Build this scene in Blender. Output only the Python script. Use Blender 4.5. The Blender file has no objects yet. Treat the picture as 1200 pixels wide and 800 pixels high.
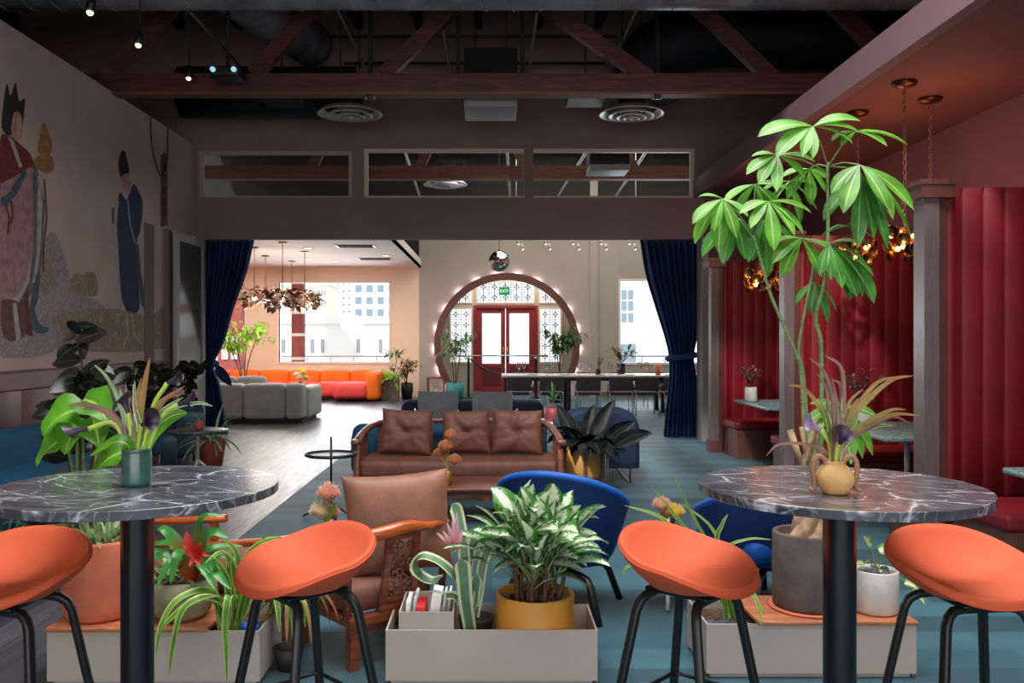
import bpy, math, random
from mathutils import Vector, Matrix, noise as mn
R = random.Random(7)
PI = math.pi
F, VX, VY, EYE = 1032.0, 577.0, 396.0, 1.5
def P(px, py, D): return Vector(((px-VX)*D/F, D, EYE-(py-VY)*D/F))
def XX(px, D): return (px-VX)*D/F
def ZZ(py, D): return EYE-(py-VY)*D/F
COL = bpy.context.scene.collection

# ---------------------------------------------------------------- materials
def lin(c):
    def f(v):
        v = v/255.0
        return v/12.92 if v <= 0.04045 else ((v+0.055)/1.055)**2.4
    return (f(c[0]), f(c[1]), f(c[2]), 1.0)
MATS = {}
class NT:
    def __init__(s, name):
        s.m = bpy.data.materials.new(name); s.m.use_nodes = True
        s.t = s.m.node_tree; s.n = s.t.nodes; s.l = s.t.links
        s.b = s.n['Principled BSDF']; MATS[name] = s.m
    def add(s, typ, **kw):
        n = s.n.new(typ)
        for k, v in kw.items():
            if k in n.inputs: n.inputs[k].default_value = v
            else: setattr(n, k, v)
        return n
    def link(s, a, b): s.l.new(a, b)
    def coords(s, scale=(1,1,1), kind='Object', rot=(0,0,0)):
        tc = s.add('ShaderNodeTexCoord'); mp = s.add('ShaderNodeMapping')
        mp.inputs['Scale'].default_value = scale; mp.inputs['Rotation'].default_value = rot
        s.link(tc.outputs[kind], mp.inputs['Vector']); return mp.outputs[0]
    def ramp(s, fac, stops, interp='LINEAR'):
        r = s.add('ShaderNodeValToRGB'); e = r.color_ramp.elements; r.color_ramp.interpolation = interp
        e[0].position, e[0].color = stops[0][0], stops[0][1]
        e[1].position, e[1].color = stops[-1][0], stops[-1][1]
        for p, c in stops[1:-1]:
            k = e.new(p); k.color = c
        s.link(fac, r.inputs[0]); return r.outputs[0]
    def noise(s, vec, scale, detail=3, dist=0.0, rough=.5):
        n = s.add('ShaderNodeTexNoise'); n.inputs['Scale'].default_value = scale
        n.inputs['Detail'].default_value = detail; n.inputs['Distortion'].default_value = dist
        n.inputs['Roughness'].default_value = rough
        s.link(vec, n.inputs['Vector']); return n.outputs['Fac']
    def mix(s, fac, a, b, mode='MIX'):
        m = s.add('ShaderNodeMix', data_type='RGBA', blend_type=mode)
        for v, i in ((fac, 0), (a, 6), (b, 7)):
            if hasattr(v, 'is_output'): s.link(v, m.inputs[i])
            else: m.inputs[i].default_value = v
        return m.outputs[2]
    def math(s, op, a, b=0.0, c=0.0):
        m = s.add('ShaderNodeMath', operation=op)
        for i, v in enumerate((a, b, c)):
            if hasattr(v, 'is_output'): s.link(v, m.inputs[i])
            else: m.inputs[i].default_value = v
        return m.outputs[0]
    def bump(s, h, strength=.3, dist=.01):
        b = s.add('ShaderNodeBump'); b.inputs['Strength'].default_value = strength
        b.inputs['Distance'].default_value = dist
        s.link(h, b.inputs['Height']); s.link(b.outputs[0], s.b.inputs['Normal'])
    def base(s, c):
        if hasattr(c, 'is_output'): s.link(c, s.b.inputs['Base Color'])
        else: s.b.inputs['Base Color'].default_value = c
def dk(c, k): return tuple(max(0, min(255, v*k)) for v in c)
def M(name, col, rough=.5, metal=0, noise=None, bump=None, sheen=0, spec=None, coat=0, emis=None, trans=0, alpha=None, aniso=None):
    """plain material with colour variation and bump; noise=(scale, amount) bump=(scale, strength)"""
    t = NT(name); t.b.inputs['Roughness'].default_value = rough; t.b.inputs['Metallic'].default_value = metal
    v = None
    if noise:
        v = t.coords(noise[2] if len(noise) > 2 else (1,1,1))
        f = t.noise(v, noise[0], 4)
        t.base(t.ramp(f, [(.3, lin(dk(col, 1-noise[1]))), (.7, lin(dk(col, 1+noise[1])))]))
    else: t.base(lin(col))
    if bump:
        v = t.coords(bump[2] if len(bump) > 2 else (1,1,1))
        t.bump(t.noise(v, bump[0], 4), bump[1], .01)
    if sheen:
        t.b.inputs['Sheen Weight'].default_value = sheen; t.b.inputs['Sheen Roughness'].default_value = .4
        t.b.inputs['Sheen Tint'].default_value = lin(dk(col, 1.5))
    if spec is not None: t.b.inputs['Specular IOR Level'].default_value = spec
    if coat: t.b.inputs['Coat Weight'].default_value = coat; t.b.inputs['Coat Roughness'].default_value = .15
    if emis: t.b.inputs['Emission Color'].default_value = lin(emis[0]); t.b.inputs['Emission Strength'].default_value = emis[1]
    if trans: t.b.inputs['Transmission Weight'].default_value = trans
    return t.m
def wood(name, col, scale=(1.2, 12, 12), rough=.4, amt=.3, coat=.2):
    t = NT(name); v = t.coords(scale); f = t.noise(v, 3, 5, 1.2)
    t.base(t.ramp(f, [(.3, lin(dk(col, 1-amt))), (.5, lin(col)), (.72, lin(dk(col, 1+amt)))]))
    t.b.inputs['Roughness'].default_value = rough
    if coat: t.b.inputs['Coat Weight'].default_value = coat; t.b.inputs['Coat Roughness'].default_value = .2
    t.bump(f, .08, .005); return t.m
def leafmat(name, col, col2=None, mode=None, rough=.4, trans=.25, amt=.22):
    """leaf: UV x = along the blade 0..1, UV y = 0..1 across"""
    t = NT(name); uv = t.add('ShaderNodeUVMap'); sp = t.add('ShaderNodeSeparateXYZ'); t.link(uv.outputs[0], sp.inputs[0])
    ac = t.math('ABSOLUTE', t.math('SUBTRACT', sp.outputs['Y'], .5))          # 0 mid .. .5 edge
    v = t.coords((1,1,1)); n = t.noise(v, 9, 3)
    base = t.ramp(n, [(.3, lin(dk(col, 1-amt))), (.7, lin(dk(col, 1+amt)))])
    if col2 and mode == 'centre':      # pale blotched centre, green margin
        nn = t.noise(v, 60, 3, 1.0)
        k = t.math('ADD', ac, t.math('MULTIPLY', t.math('SUBTRACT', nn, .5), .75))
        f = t.ramp(k, [(.2, (1,1,1,1)), (.32, (0,0,0,1))])
        base = t.mix(f, base, lin(col2))
    elif col2 and mode == 'edge':
        f = t.ramp(ac, [(.27, (0,0,0,1)), (.33, (1,1,1,1))]); base = t.mix(f, base, lin(col2))
    elif col2 and mode == 'rib':
        f = t.ramp(ac, [(.02, (1,1,1,1)), (.06, (0,0,0,1))]); base = t.mix(f, base, lin(col2))
    elif col2 and mode == 'tip':
        f = t.ramp(sp.outputs['X'], [(.45, (0,0,0,1)), (.85, (1,1,1,1))]); base = t.mix(f, base, lin(col2))
    elif col2 and mode == 'root':
        f = t.ramp(sp.outputs['X'], [(.1, (1,1,1,1)), (.5, (0,0,0,1))]); base = t.mix(f, base, lin(col2))
    t.base(base); t.b.inputs['Roughness'].default_value = rough
    if trans:
        tr = t.add('ShaderNodeBsdfTranslucent'); mx = t.add('ShaderNodeMixShader'); mx.inputs[0].default_value = trans
        t.link(base, tr.inputs[0]); t.link(t.b.outputs[0], mx.inputs[1]); t.link(tr.outputs[0], mx.inputs[2])
        out = [n for n in t.n if n.type == 'OUTPUT_MATERIAL'][0]; t.link(mx.outputs[0], out.inputs[0])
    return t.m

# ---------------------------------------------------------------- mesh builder
def frame(d, up=Vector((0,0,1))):
    d = Vector(d).normalized(); up = Vector(up)
    if abs(d.dot(up.normalized())) > .98: up = Vector((0,1,0)) if abs(d.y) < .9 else Vector((1,0,0))
    s = d.cross(up).normalized(); u = s.cross(d).normalized(); return d, s, u
class MB:
    def __init__(s): s.v=[]; s.f=[]; s.sm=[]; s.mi=[]; s.uv=[]; s.cur=0; s.T=None
    def vert(s, p, uv=(0,0)):
        p = Vector(p)
        if s.T is not None: p = s.T @ p
        s.v.append(tuple(p)); s.uv.append(uv); return len(s.v)-1
    def face(s, idx, smooth=False): s.f.append(tuple(idx)); s.sm.append(smooth); s.mi.append(s.cur)
    def box(s, lo, hi):
        x0,y0,z0 = lo; x1,y1,z1 = hi
        i = [s.vert(p) for p in ((x0,y0,z0),(x1,y0,z0),(x1,y1,z0),(x0,y1,z0),(x0,y0,z1),(x1,y0,z1),(x1,y1,z1),(x0,y1,z1))]
        for q in ((0,3,2,1),(4,5,6,7),(0,1,5,4),(1,2,6,5),(2,3,7,6),(3,0,4,7)): s.face([i[k] for k in q])
        return s
    def cbox(s, c, size, rot=None):
        h = [k/2 for k in size]
        if rot is None: return s.box([c[k]-h[k] for k in range(3)], [c[k]+h[k] for k in range(3)])
        old = s.T; T = Matrix.Translation(c) @ rot.to_4x4(); s.T = T if old is None else old @ T
        s.box([-k for k in h], h); s.T = old; return s
    def bar(s, a, b, w, h, up=(0,0,1)):
        """rectangular bar from a to b, w sideways, h along up"""
        a, b = Vector(a), Vector(b); d, sd, u = frame(b-a, up)
        i = []
        for p in (a, b):
            for x, y in ((-1,-1),(1,-1),(1,1),(-1,1)): i.append(s.vert(p+sd*x*w/2+u*y*h/2))
        for q in ((3,2,1,0),(4,5,6,7),(0,1,5,4),(1,2,6,5),(2,3,7,6),(3,0,4,7)): s.face([i[k] for k in q])
        return s
    def ngon_prism(s, pts, vec):
        a = [s.vert(p) for p in pts]; b = [s.vert(Vector(p)+Vector(vec)) for p in pts]
        s.face(a); s.face(b[::-1]); n = len(pts)
        for k in range(n): s.face((a[k], b[k], b[(k+1)%n], a[(k+1)%n]))
        return s
    def rbox(s, c, size, r, seg=3, mid=3, puff=0.0, rot=None, fn=None):
        h = [k/2 for k in size]; r = min(r, min(h)*.999)
        def ax(hh):
            c_ = [(-hh + r*(1-math.cos(PI/2*k/seg)) ) for k in range(seg)] if seg else []
            m_ = [-(hh-r)+2*(hh-r)*k/mid for k in range(mid+1)]
            return c_ + m_ + [-v for v in c_[::-1]]
        A = [ax(hh) for hh in h]; idx = {}; old = s.T
        T = Matrix.Translation(c) @ (rot.to_4x4() if rot else Matrix.Identity(4)); s.T = T if old is None else old @ T
        def V(p):
            key = tuple(round(v, 6) for v in p)
            if key in idx: return idx[key]
            inner = Vector([max(-(h[k]-r), min(h[k]-r, p[k])) for k in range(3)])
            d = Vector(p)-inner
            q = inner + (d.normalized()*r if d.length > 1e-9 else Vector())
            if puff:
                n = [q[k]/h[k] for k in range(3)]
                for k in range(3):
                    o = [j for j in range(3) if j != k]
                    q[k] += (1 if q[k] > 0 else -1)*abs(n[k])**3*puff*(1-n[o[0]]**2)*(1-n[o[1]]**2)
            if fn: q = fn(q)
            idx[key] = s.vert(q); return idx[key]
        for k in range(3):
            i, j = (k+1)%3, (k+2)%3
            for sg in (-1, 1):
                for a in range(len(A[i])-1):
                    for b in range(len(A[j])-1):
                        q = []
                        for (aa, bb) in ((a,b),(a+1,b),(a+1,b+1),(a,b+1)):
                            p = [0,0,0]; p[k] = sg*h[k]; p[i] = A[i][aa]; p[j] = A[j][bb]; q.append(V(p))
                        s.face(q if sg > 0 else q[::-1], True)
        s.T = old; return s
    def lathe(s, prof, c=(0,0,0), seg=24, smooth=True, sx=1, sy=1, cap=True):
        rings = []
        for (r, z) in prof:
            if r < 1e-6: rings.append([s.vert((c[0], c[1], c[2]+z))])
            else: rings.append([s.vert((c[0]+r*sx*math.cos(2*PI*k/seg), c[1]+r*sy*math.sin(2*PI*k/seg), c[2]+z)) for k in range(seg)])
        for a, b in zip(rings, rings[1:]):
            for k in range(seg):
                k2 = (k+1)%seg
                if len(a) == 1 and len(b) == 1: continue
                if len(a) == 1: s.face((a[0], b[k2], b[k]), smooth)
                elif len(b) == 1: s.face((a[k], a[k2], b[0]), smooth)
                else: s.face((a[k], a[k2], b[k2], b[k]), smooth)
        if cap:
            if len(rings[0]) > 1: s.face(rings[0][::-1])
            if len(rings[-1]) > 1: s.face(rings[-1])
        return s
    def cyl(s, c, r, h, seg=24, r2=None):
        """closed upright cylinder with crisp edges"""
        r2 = r if r2 is None else r2
        a = [s.vert((c[0]+r*math.cos(2*PI*k/seg), c[1]+r*math.sin(2*PI*k/seg), c[2])) for k in range(seg)]
        b = [s.vert((c[0]+r2*math.cos(2*PI*k/seg), c[1]+r2*math.sin(2*PI*k/seg), c[2]+h)) for k in range(seg)]
        s.face(a[::-1]); s.face(b)
        a2 = [s.vert_raw(a[k]) for k in range(seg)]; b2 = [s.vert_raw(b[k]) for k in range(seg)]
        for k in range(seg): s.face((a2[k], a2[(k+1)%seg], b2[(k+1)%seg], b2[k]), True)
        return s
    def vert_raw(s, i): s.v.append(s.v[i]); s.uv.append(s.uv[i]); return len(s.v)-1
    def sphere(s, c, r, seg=16, rings=8, sc=(1,1,1), smooth=True):
        prof = [(math.sin(PI*k/rings), -math.cos(PI*k/rings)) for k in range(rings+1)]
        old = s.T; T = Matrix.Translation(c) @ Matrix.Diagonal((r*sc[0], r*sc[1], r*sc[2], 1)); s.T = T if old is None else old @ T
        s.lathe([(0,-1)]+prof[1:-1]+[(0,1)], seg=seg, smooth=smooth, cap=False); s.T = old; return s
    def tube(s, pts, r, seg=8, closed=False, flat=None, up=(0,0,1), smooth=True):
        """pts list, r number or list; flat=(a,b) makes the section a rounded rectangle a x b"""
        pts = [Vector(p) for p in pts]; n = len(pts); rr = r if isinstance(r, (list, tuple)) else [r]*n
        rings = []; prev = None
        for k in range(n):
            if closed: d = pts[(k+1)%n]-pts[k-1]
            elif k == 0: d = pts[1]-pts[0]
            elif k == n-1: d = pts[-1]-pts[-2]
            else: d = (pts[k+1]-pts[k]).normalized()+(pts[k]-pts[k-1]).normalized()
            if d.length < 1e-9: d = Vector((0,0,1))
            if prev is None: d, sd, u = frame(d, up)
            else:
                d = d.normalized(); sd = (prev - d*prev.dot(d)); sd = sd.normalized() if sd.length > 1e-6 else frame(d, up)[1]; u = sd.cross(d).normalized()
            prev = sd; ring = []
            for j in range(seg):
                a = 2*PI*j/seg
                ca, sa = math.cos(a), math.sin(a)
                if flat:
                    e = .55; ca = math.copysign(abs(ca)**e, ca)*flat[0]; sa = math.copysign(abs(sa)**e, sa)*flat[1]
                ring.append(s.vert(pts[k]+(sd*ca+u*sa)*rr[k], (k/(n-1), .5)))
            rings.append(ring)
        m = n if closed else n-1
        for k in range(m):
            a, b = rings[k], rings[(k+1)%n]
            for j in range(seg): s.face((a[j], a[(j+1)%seg], b[(j+1)%seg], b[j]), smooth)
        if not closed: s.face(rings[0][::-1]); s.face(rings[-1])
        return s
    def grid(s, P_, closed_u=False, smooth=True):
        """P_[i][j] grid of points (or (point, uv))"""
        I = [[s.vert(*(p if isinstance(p, tuple) and len(p) == 2 else (p,))) for p in row] for row in P_]
        n, m = len(I), len(I[0])
        for i in range(n if closed_u else n-1):
            for j in range(m-1):
                s.face((I[i][j], I[(i+1)%n][j], I[(i+1)%n][j+1], I[i][j+1]), smooth)
        return I
    def leaf(s, base, d, L, W, up=(0,0,1), droop=.3, fold=.15, n=6, shape='oval', twist=0, wave=0):
        """blade with a midrib: bends down along its length"""
        d, sd, u = frame(d, up)
        if twist: q = Matrix.Rotation(twist, 3, d); sd = q @ sd; u = q @ u
        p = Vector(base); rows = []; dirv = d.copy()
        step = L/n
        for k in range(n+1):
            t = k/n
            if shape == 'oval': w = math.sin(PI*min(1, t**.85))**.75
            elif shape == 'strap': w = (1-t)**.45*(0.55+.45*min(1, t*4)) if t < 1 else 0
            elif shape == 'obov': w = math.sin(PI*t**1.35)**.8
            elif shape == 'heart': w = math.sin(PI*min(1, (t*.93+.07)**.6))**.8
            else: w = math.sin(PI*t)**.6*(1 if t < .7 else 1)
            w = max(w, 0.02 if k in (0, n) else .05)*W/2
            wv = wave*math.sin(t*9+L*50)
            rows.append([(p+sd*(-w)+u*(fold*w+wv*w), (t, 0)), (p+u*0, (t, .5)), (p+sd*w+u*(fold*w-wv*w), (t, 1))])
            ang = droop/n
            dn = (dirv + Vector((0,0,-1))*ang*1.3).normalized() if droop else dirv
            dirv = dn; sd = (sd - dirv*sd.dot(dirv)).normalized(); u = sd.cross(dirv).normalized()
            p = p + dirv*step
        s.grid(rows); return p
    def build(s, name, mats, parent=None, off=None):
        me = bpy.data.meshes.new(name)
        vs = s.v
        if off is not None: vs = [(v[0]-off[0], v[1]-off[1], v[2]-off[2]) for v in s.v]
        me.from_pydata(vs, [], s.f)
        me.polygons.foreach_set('use_smooth', s.sm); me.polygons.foreach_set('material_index', s.mi)
        if any(u != (0,0) for u in s.uv):
            ul = me.uv_layers.new(name='UVMap'); li = [0]*len(me.loops); me.loops.foreach_get('vertex_index', li)
            fl = []
            for i in li: fl.extend(s.uv[i])
            ul.data.foreach_set('uv', fl)
        for m in (mats if isinstance(mats, (list, tuple)) else [mats]): me.materials.append(MATS[m] if isinstance(m, str) else m)
        me.update()
        o = bpy.data.objects.new(name, me); COL.objects.link(o)
        if parent is not None: o.parent = parent
        return o
def thing(name, label, cat, loc=(0,0,0), rz=0, group=None):
    o = bpy.data.objects.new(name, None); COL.objects.link(o); o.empty_display_size = .1
    o.location = loc; o.rotation_euler = (0,0,rz); o['label'] = label; o['category'] = cat
    if group: o['group'] = group
    return o
def tag(o, label, cat, group=None, kind=None):
    o['label'] = label; o['category'] = cat
    if group: o['group'] = group
    if kind: o['kind'] = kind
    return o
def struct(name, mb, mats, label=None):
    o = mb.build(name, mats); o['kind'] = 'structure'; return o
def copy_tree(o, loc=None, rz=None, label=None, scale=None):
    c = o.copy(); COL.objects.link(c)
    for ch in list(o.children):
        d = ch.copy(); COL.objects.link(d); d.parent = c
        for g in list(ch.children):
            e = g.copy(); COL.objects.link(e); e.parent = d
    if loc is not None: c.location = loc
    if rz is not None: c.rotation_euler = (0,0,rz)
    if scale is not None: c.scale = (scale,)*3 if not isinstance(scale, tuple) else scale
    if label: c['label'] = label
    return c
def curve_pts(ctrl, n=8):
    """Catmull-Rom through the control points"""
    c = [Vector(p) for p in ctrl]; c = [c[0]*2-c[1]]+c+[c[-1]*2-c[-2]]; out = []
    for i in range(1, len(c)-2):
        for k in range(n):
            t = k/n; a, b, d, e = c[i-1], c[i], c[i+1], c[i+2]
            out.append(.5*((2*b)+(d-a)*t+(2*a-5*b+4*d-e)*t*t+(3*b-a-3*d+e)*t**3))
    out.append(c[-2]); return out
# ---------------------------------------------------------------- the scene's materials
M('wall_plaster', (204,180,168), .85, noise=(1.5,.05), bump=(60,.05))
M('wall_header', (142,120,114), .8, noise=(1.2,.05), bump=(60,.04))
M('wall_upper', (92,86,86), .85, noise=(1.2,.06))
M('wall_pink', (122,82,84), .8, noise=(1.2,.04), bump=(60,.04))
M('fascia', (140,108,112), .8)
M('soffit', (126,80,75), .8, noise=(1,.03))
M('wall_beige', (176,165,150), .85, noise=(1,.03))
M('wall_peach', (240,212,186), .85, noise=(1,.02))
M('ceiling_white', (235,222,212), .8)
M('black_ceiling', (16,17,20), .8, noise=(2,.3))
M('joist', (14,14,17), .8)
M('steel_duct', (136,140,148), .42, .35, noise=(3,.2), bump=(40,.2,(1,1,1)))
M('black_duct', (26,29,36), .6, .2, noise=(1.5,.2))
M('pipe_grey', (205,205,205), .45, .2); M('pipe_black', (22,23,27), .6)
wood('beam_wood', (82,42,30), (.8,9,9), .6, .3, 0)
wood('beam_edge', (112,72,54), (.8,9,9), .6, .25, 0)
wood('wood_red', (116,62,42), (2,16,16), .32, .28, .35)
wood('wood_orange', (176,84,36), (2,16,16), .3, .25, .45)
wood('lid_wood', (176,108,74), (1.5,14,14), .45, .22, .1)
wood('booth_wood', (88,48,40), (26,26,2), .4, .18, .2)
wood('column_wood', (100,84,82), (30,30,2), .42, .12, .2)
wood('bench_wood', (108,66,54), (26,26,2), .45, .18, .1)
wood('ring_wood', (104,62,50), (6,6,6), .5, .2, .1)
M('frame_tan', (222,196,176), .5); M('frame_grey', (168,160,156), .5)
M('navy_velvet', (10,50,96), .85, noise=(3,.15), sheen=.2)
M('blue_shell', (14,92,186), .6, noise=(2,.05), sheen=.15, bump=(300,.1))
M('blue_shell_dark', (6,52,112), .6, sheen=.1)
M('teal_velvet', (18,74,104), .75, noise=(3,.12), sheen=.5, bump=(120,.15))
M('teal_dark', (22,62,82), .7, noise=(3,.12), sheen=.4)
M('navy_sofa', (10,34,62), .75, sheen=.25, noise=(3,.12))
M('brown_velvet', (112,70,56), .6, noise=(8,.12), sheen=.45, bump=(18,.25))
M('brown_piping', (110,66,50), .7)
M('orange_seat', (200,84,48), .75, sheen=.2, bump=(500,.12))
M('orange_seam', (196,76,46), .8)
M('black_wood', (20,22,26), .45, noise=(10,.15))
M('black_metal', (18,20,25), .35, .3); M('black_pole', (16,19,25), .28, .2, coat=.3)
M('planter_metal', (180,168,158), .55, noise=(2,.02)); M('planter_in', (150,144,138), .6)
M('sofa_grey', (176,182,178), .9, noise=(6,.05), bump=(200,.2)); M('chair_grey', (136,136,140), .85, noise=(8,.06), bump=(260,.15))
M('sofa_orange', (240,112,22), .8, noise=(4,.04), bump=(200,.1)); M('sofa_coral', (226,72,66), .8, noise=(4,.05), bump=(200,.1))
M('white_metal', (205,200,196), .4); M('white_top', (225,220,214), .4, noise=(3,.03))
M('terracotta', (206,112,84), .8, noise=(6,.08), bump=(40,.1)); M('terracotta_dark', (150,74,56), .8, noise=(6,.1))
M('mustard', (214,146,56), .5, noise=(5,.05)); M('yellow_pot', (206,152,84), .6, noise=(5,.05))
M('concrete_dark', (96,82,78), .8, noise=(9,.16), bump=(30,.25)); M('white_stone', (206,198,192), .6, noise=(12,.06))
M('green_glaze', (52,92,84), .3, noise=(14,.2), coat=.4); M('tan_vase', (206,160,104), .6, noise=(9,.12), bump=(50,.15))
M('vase_handle', (150,110,84), .6, noise=(9,.15)); M('mossy_clay', (150,140,112), .85, noise=(7,.25), bump=(30,.3))
M('teal_pot', (46,136,130), .5); M('red_pot', (150,58,62), .5); M('dark_pot', (44,36,38), .6); M('copper', (150,90,62), .35, .7)
M('blue_pot', (30,80,170), .5)
M('brown_velvet_light', (134,88,70), .55, noise=(8,.12), sheen=.6, bump=(18,.3))
M('soil', (70,48,40), .95, noise=(40,.4), bump=(60,.8)); M('pebble', (128,122,122), .7, noise=(20,.25)); M('pebble_dark', (70,72,80), .6, noise=(20,.25))
M('bark', (176,146,116), .85, noise=(18,.25), bump=(24,.6)); M('green_stem', (126,150,96), .6, noise=(20,.15)); M('brown_stem', (96,66,48), .8, noise=(20,.2))
M('lime_stem', (170,196,84), .5); M('stem_dark', (60,50,40), .8)
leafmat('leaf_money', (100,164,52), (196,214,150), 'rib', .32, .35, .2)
leafmat('leaf_money_dark', (78,142,62), (150,190,110), 'rib', .3, .3)  # darker copy of leaf_money, shade put into the leaf colour
leafmat('leaf_monstera', (82,144,38), (170,200,90), 'rib', .35, .35, .3)
leafmat('leaf_aglaonema', (62,124,48), (222,230,206), 'centre', .35, .25)
leafmat('leaf_bromeliad', (70,140,66), (190,70,30), 'root', .3, .25)
leafmat('leaf_strap', (88,140,48), (180,200,110), 'edge', .45, .25)
leafmat('leaf_aechmea', (88,124,92), (206,214,170), 'edge', .45, .15)
leafmat('leaf_bronze', (126,124,62), (160,108,80), 'tip', .45, .25, .3)
leafmat('leaf_orange', (138,122,62), (158,110,66), 'tip', .45, .25, .3)
leafmat('leaf_purple', (126,92,84), (150,120,96), 'rib', .4, .2, .3)
leafmat('leaf_rubber', (26,30,26), (60,66,50), 'rib', .22, 0)
leafmat('leaf_dark', (28,30,30), (60,58,54), 'rib', .25, .05, .5)
leafmat('leaf_green', (70,110,58), (120,150,90), 'rib', .4, .25, .3)
leafmat('leaf_pale', (130,160,110), (180,196,150), 'rib', .45, .25, .3)
leafmat('leaf_lime', (140,190,50), (190,220,100), 'rib', .4, .35, .2)
leafmat('leaf_brown', (120,96,52), (150,120,70), 'rib', .5, .2, .3)
leafmat('leaf_pothos', (110,158,70), (220,222,170), 'centre', .4, .25)
leafmat('petal_brass', (112,72,42), (150,100,60), 'rib', .35, 0, .3)
leafmat('petal_peach', (240,176,150), (250,210,190), 'tip', .6, .3, .08)
leafmat('petal_orange', (240,172,134), (250,190,140), 'tip', .6, .3, .08)
leafmat('petal_pink', (226,132,150), (240,190,200), 'tip', .55, .25)
leafmat('petal_red', (214,36,26), (240,90,90), 'tip', .3, .25, .15)
leafmat('petal_yellow', (250,200,80), (250,226,140), 'tip', .6, .3, .08)
leafmat('petal_cream', (240,226,190), (250,240,220), 'tip', .6, .3, .05)
M('calla', (50,34,58), .45, noise=(20,.2), sheen=.3); M('calla_pale', (166,140,176), .5, noise=(20,.12)); M('calla_in', (24,12,28), .6)
M('red_wall', (120,26,34), .8)
M('brass', (176,124,64), .3, .9); M('brass_dark', (96,62,38), .35, .9); M('chain', (150,110,92), .4, .8)
M('glow_warm', (255,150,60), .5, emis=((255,150,70), 18)); M('led', (255,240,255), .5, emis=((248,222,255), 55))
M('lens', (190,220,230), .3, emis=((150,200,220), 1.0)); M('bulb', (255,230,190), .5, emis=((255,225,190), 2))
M('diffuser', (205,200,198), .35, .3); M('unit_grey', (150,150,152), .5); M('door_red', (140,34,38), .45, noise=(3,.08)); M('door_red_dark', (104,22,28), .5)
M('exit_green', (20,150,84), .5, emis=((20,160,90), .6)); M('exit_white', (235,250,240), .5, emis=((230,255,240), 1.0))
M('lattice', (60,54,54), .6); M('paper_white', (236,232,232), .7); M('paper_red', (190,40,36), .6); M('paper_grey', (196,196,204), .7)
M('marble_side', (70,70,76), .4, noise=(20,.4)); M('glass_stem', (210,215,220), .1)
M('chair_dark', (74,66,72), .85, noise=(10,.1)); M('silver', (190,192,196), .25, .9); M('gold_vase', (176,138,50), .35, .4, noise=(20,.2))
M('amber', (214,110,40), .6); M('ring_black', (30,31,36), .5)
M('ext_white', (240,240,238), .9); M('ext_cream', (240,232,214), .9); M('ext_window', (128,146,158), .4); M('ext_dark', (150,150,156), .6)
M('ext_brick', (150,70,66), .9, noise=(4,.15)); M('ext_ground', (200,198,194), .9); M('ext_tan', (196,150,116), .9); M('ext_green', (120,190,160), .8)
M('door_glass', (92,90,92), .12, spec=.6)
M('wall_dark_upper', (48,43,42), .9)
M('skirt', (120,100,92), .7)

def marble():
    t = NT('marble'); v = t.coords((1,1,1), rot=(0,0,.35))
    n = t.add('ShaderNodeTexNoise', Scale=2.2, Detail=4.0); t.link(v, n.inputs['Vector'])
    w = t.mix(.28, v, n.outputs['Color'])
    def veins(scale, width, sx, sy, rz):
        mp = t.add('ShaderNodeMapping'); mp.inputs['Scale'].default_value = (sx, sy, 1); mp.inputs['Rotation'].default_value = (0,0,rz)
        t.link(w, mp.inputs['Vector'])
        vo = t.add('ShaderNodeTexVoronoi', feature='DISTANCE_TO_EDGE'); vo.inputs['Scale'].default_value = scale
        t.link(mp.outputs[0], vo.inputs['Vector'])
        r = t.ramp(vo.outputs['Distance'], [(0, (1,1,1,1)), (width, (.25,.25,.25,1)), (width*2.4, (0,0,0,1))])
        ms = t.ramp(t.noise(v, 5+scale, 3), [(.40, (0,0,0,1)), (.56, (1,1,1,1))])
        return t.mix(1.0, r, ms, 'MULTIPLY')
    a = veins(3.4, .016, 1, 3.2, .3); b = veins(7.5, .020, 1, 3.0, -.4); c = veins(17, .03, 1, 2.4, .1)
    s_ = t.mix(1.0, a, t.mix(.55, (0,0,0,1), b), 'ADD'); s_ = t.mix(1.0, s_, t.mix(.3, (0,0,0,1), c), 'ADD')
    base = t.ramp(t.noise(v, 6, 6, .6), [(.3, lin((44,46,53))), (.7, lin((80,83,92)))])
    t.base(t.mix(s_, base, lin((196,198,204)))); t.b.inputs['Roughness'].default_value = .24
    t.b.inputs['Coat Weight'].default_value = .3; t.b.inputs['Coat Roughness'].default_value = .12
marble()
def marble_green():
    t = NT('marble_green'); v = t.coords((1,1,1)); f = t.noise(v, 14, 6, 1.5)
    t.base(t.ramp(f, [(.35, lin((90,110,112))), (.5, lin((150,164,162))), (.62, lin((70,150,150))), (.7, lin((120,96,88)))])); t.b.inputs['Roughness'].default_value = .25
marble_green()
def carpet():
    t = NT('carpet'); v = t.coords((1,1,1), rot=(0,0,0))
    b = t.add('ShaderNodeTexBrick'); b.offset = .5; b.inputs['Color1'].default_value = (0,0,0,1); b.inputs['Color2'].default_value = (1,1,1,1)
    b.inputs['Mortar'].default_value = (.5,.5,.5,1); b.inputs['Mortar Size'].default_value = 0.0; b.inputs['Scale'].default_value = 1
    b.inputs['Brick Width'].default_value = 1.0; b.inputs['Row Height'].default_value = .25; t.link(v, b.inputs['Vector'])
    n = t.noise(v, 2.2, 4, .5); n2 = t.noise(v, 160, 2)
    c = t.mix(.5, b.outputs['Color'], n)
    t.base(t.mix(.12, t.ramp(c, [(.1, lin((28,60,70))), (.5, lin((40,84,97))), (.9, lin((70,126,142)))]), n2, 'MULTIPLY'))
    t.b.inputs['Roughness'].default_value = .62; t.b.inputs['Specular IOR Level'].default_value = .35
    t.b.inputs['Sheen Weight'].default_value = .15; t.b.inputs['Sheen Roughness'].default_value = .5
    t.bump(n2, .5, .004)
carpet()
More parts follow.
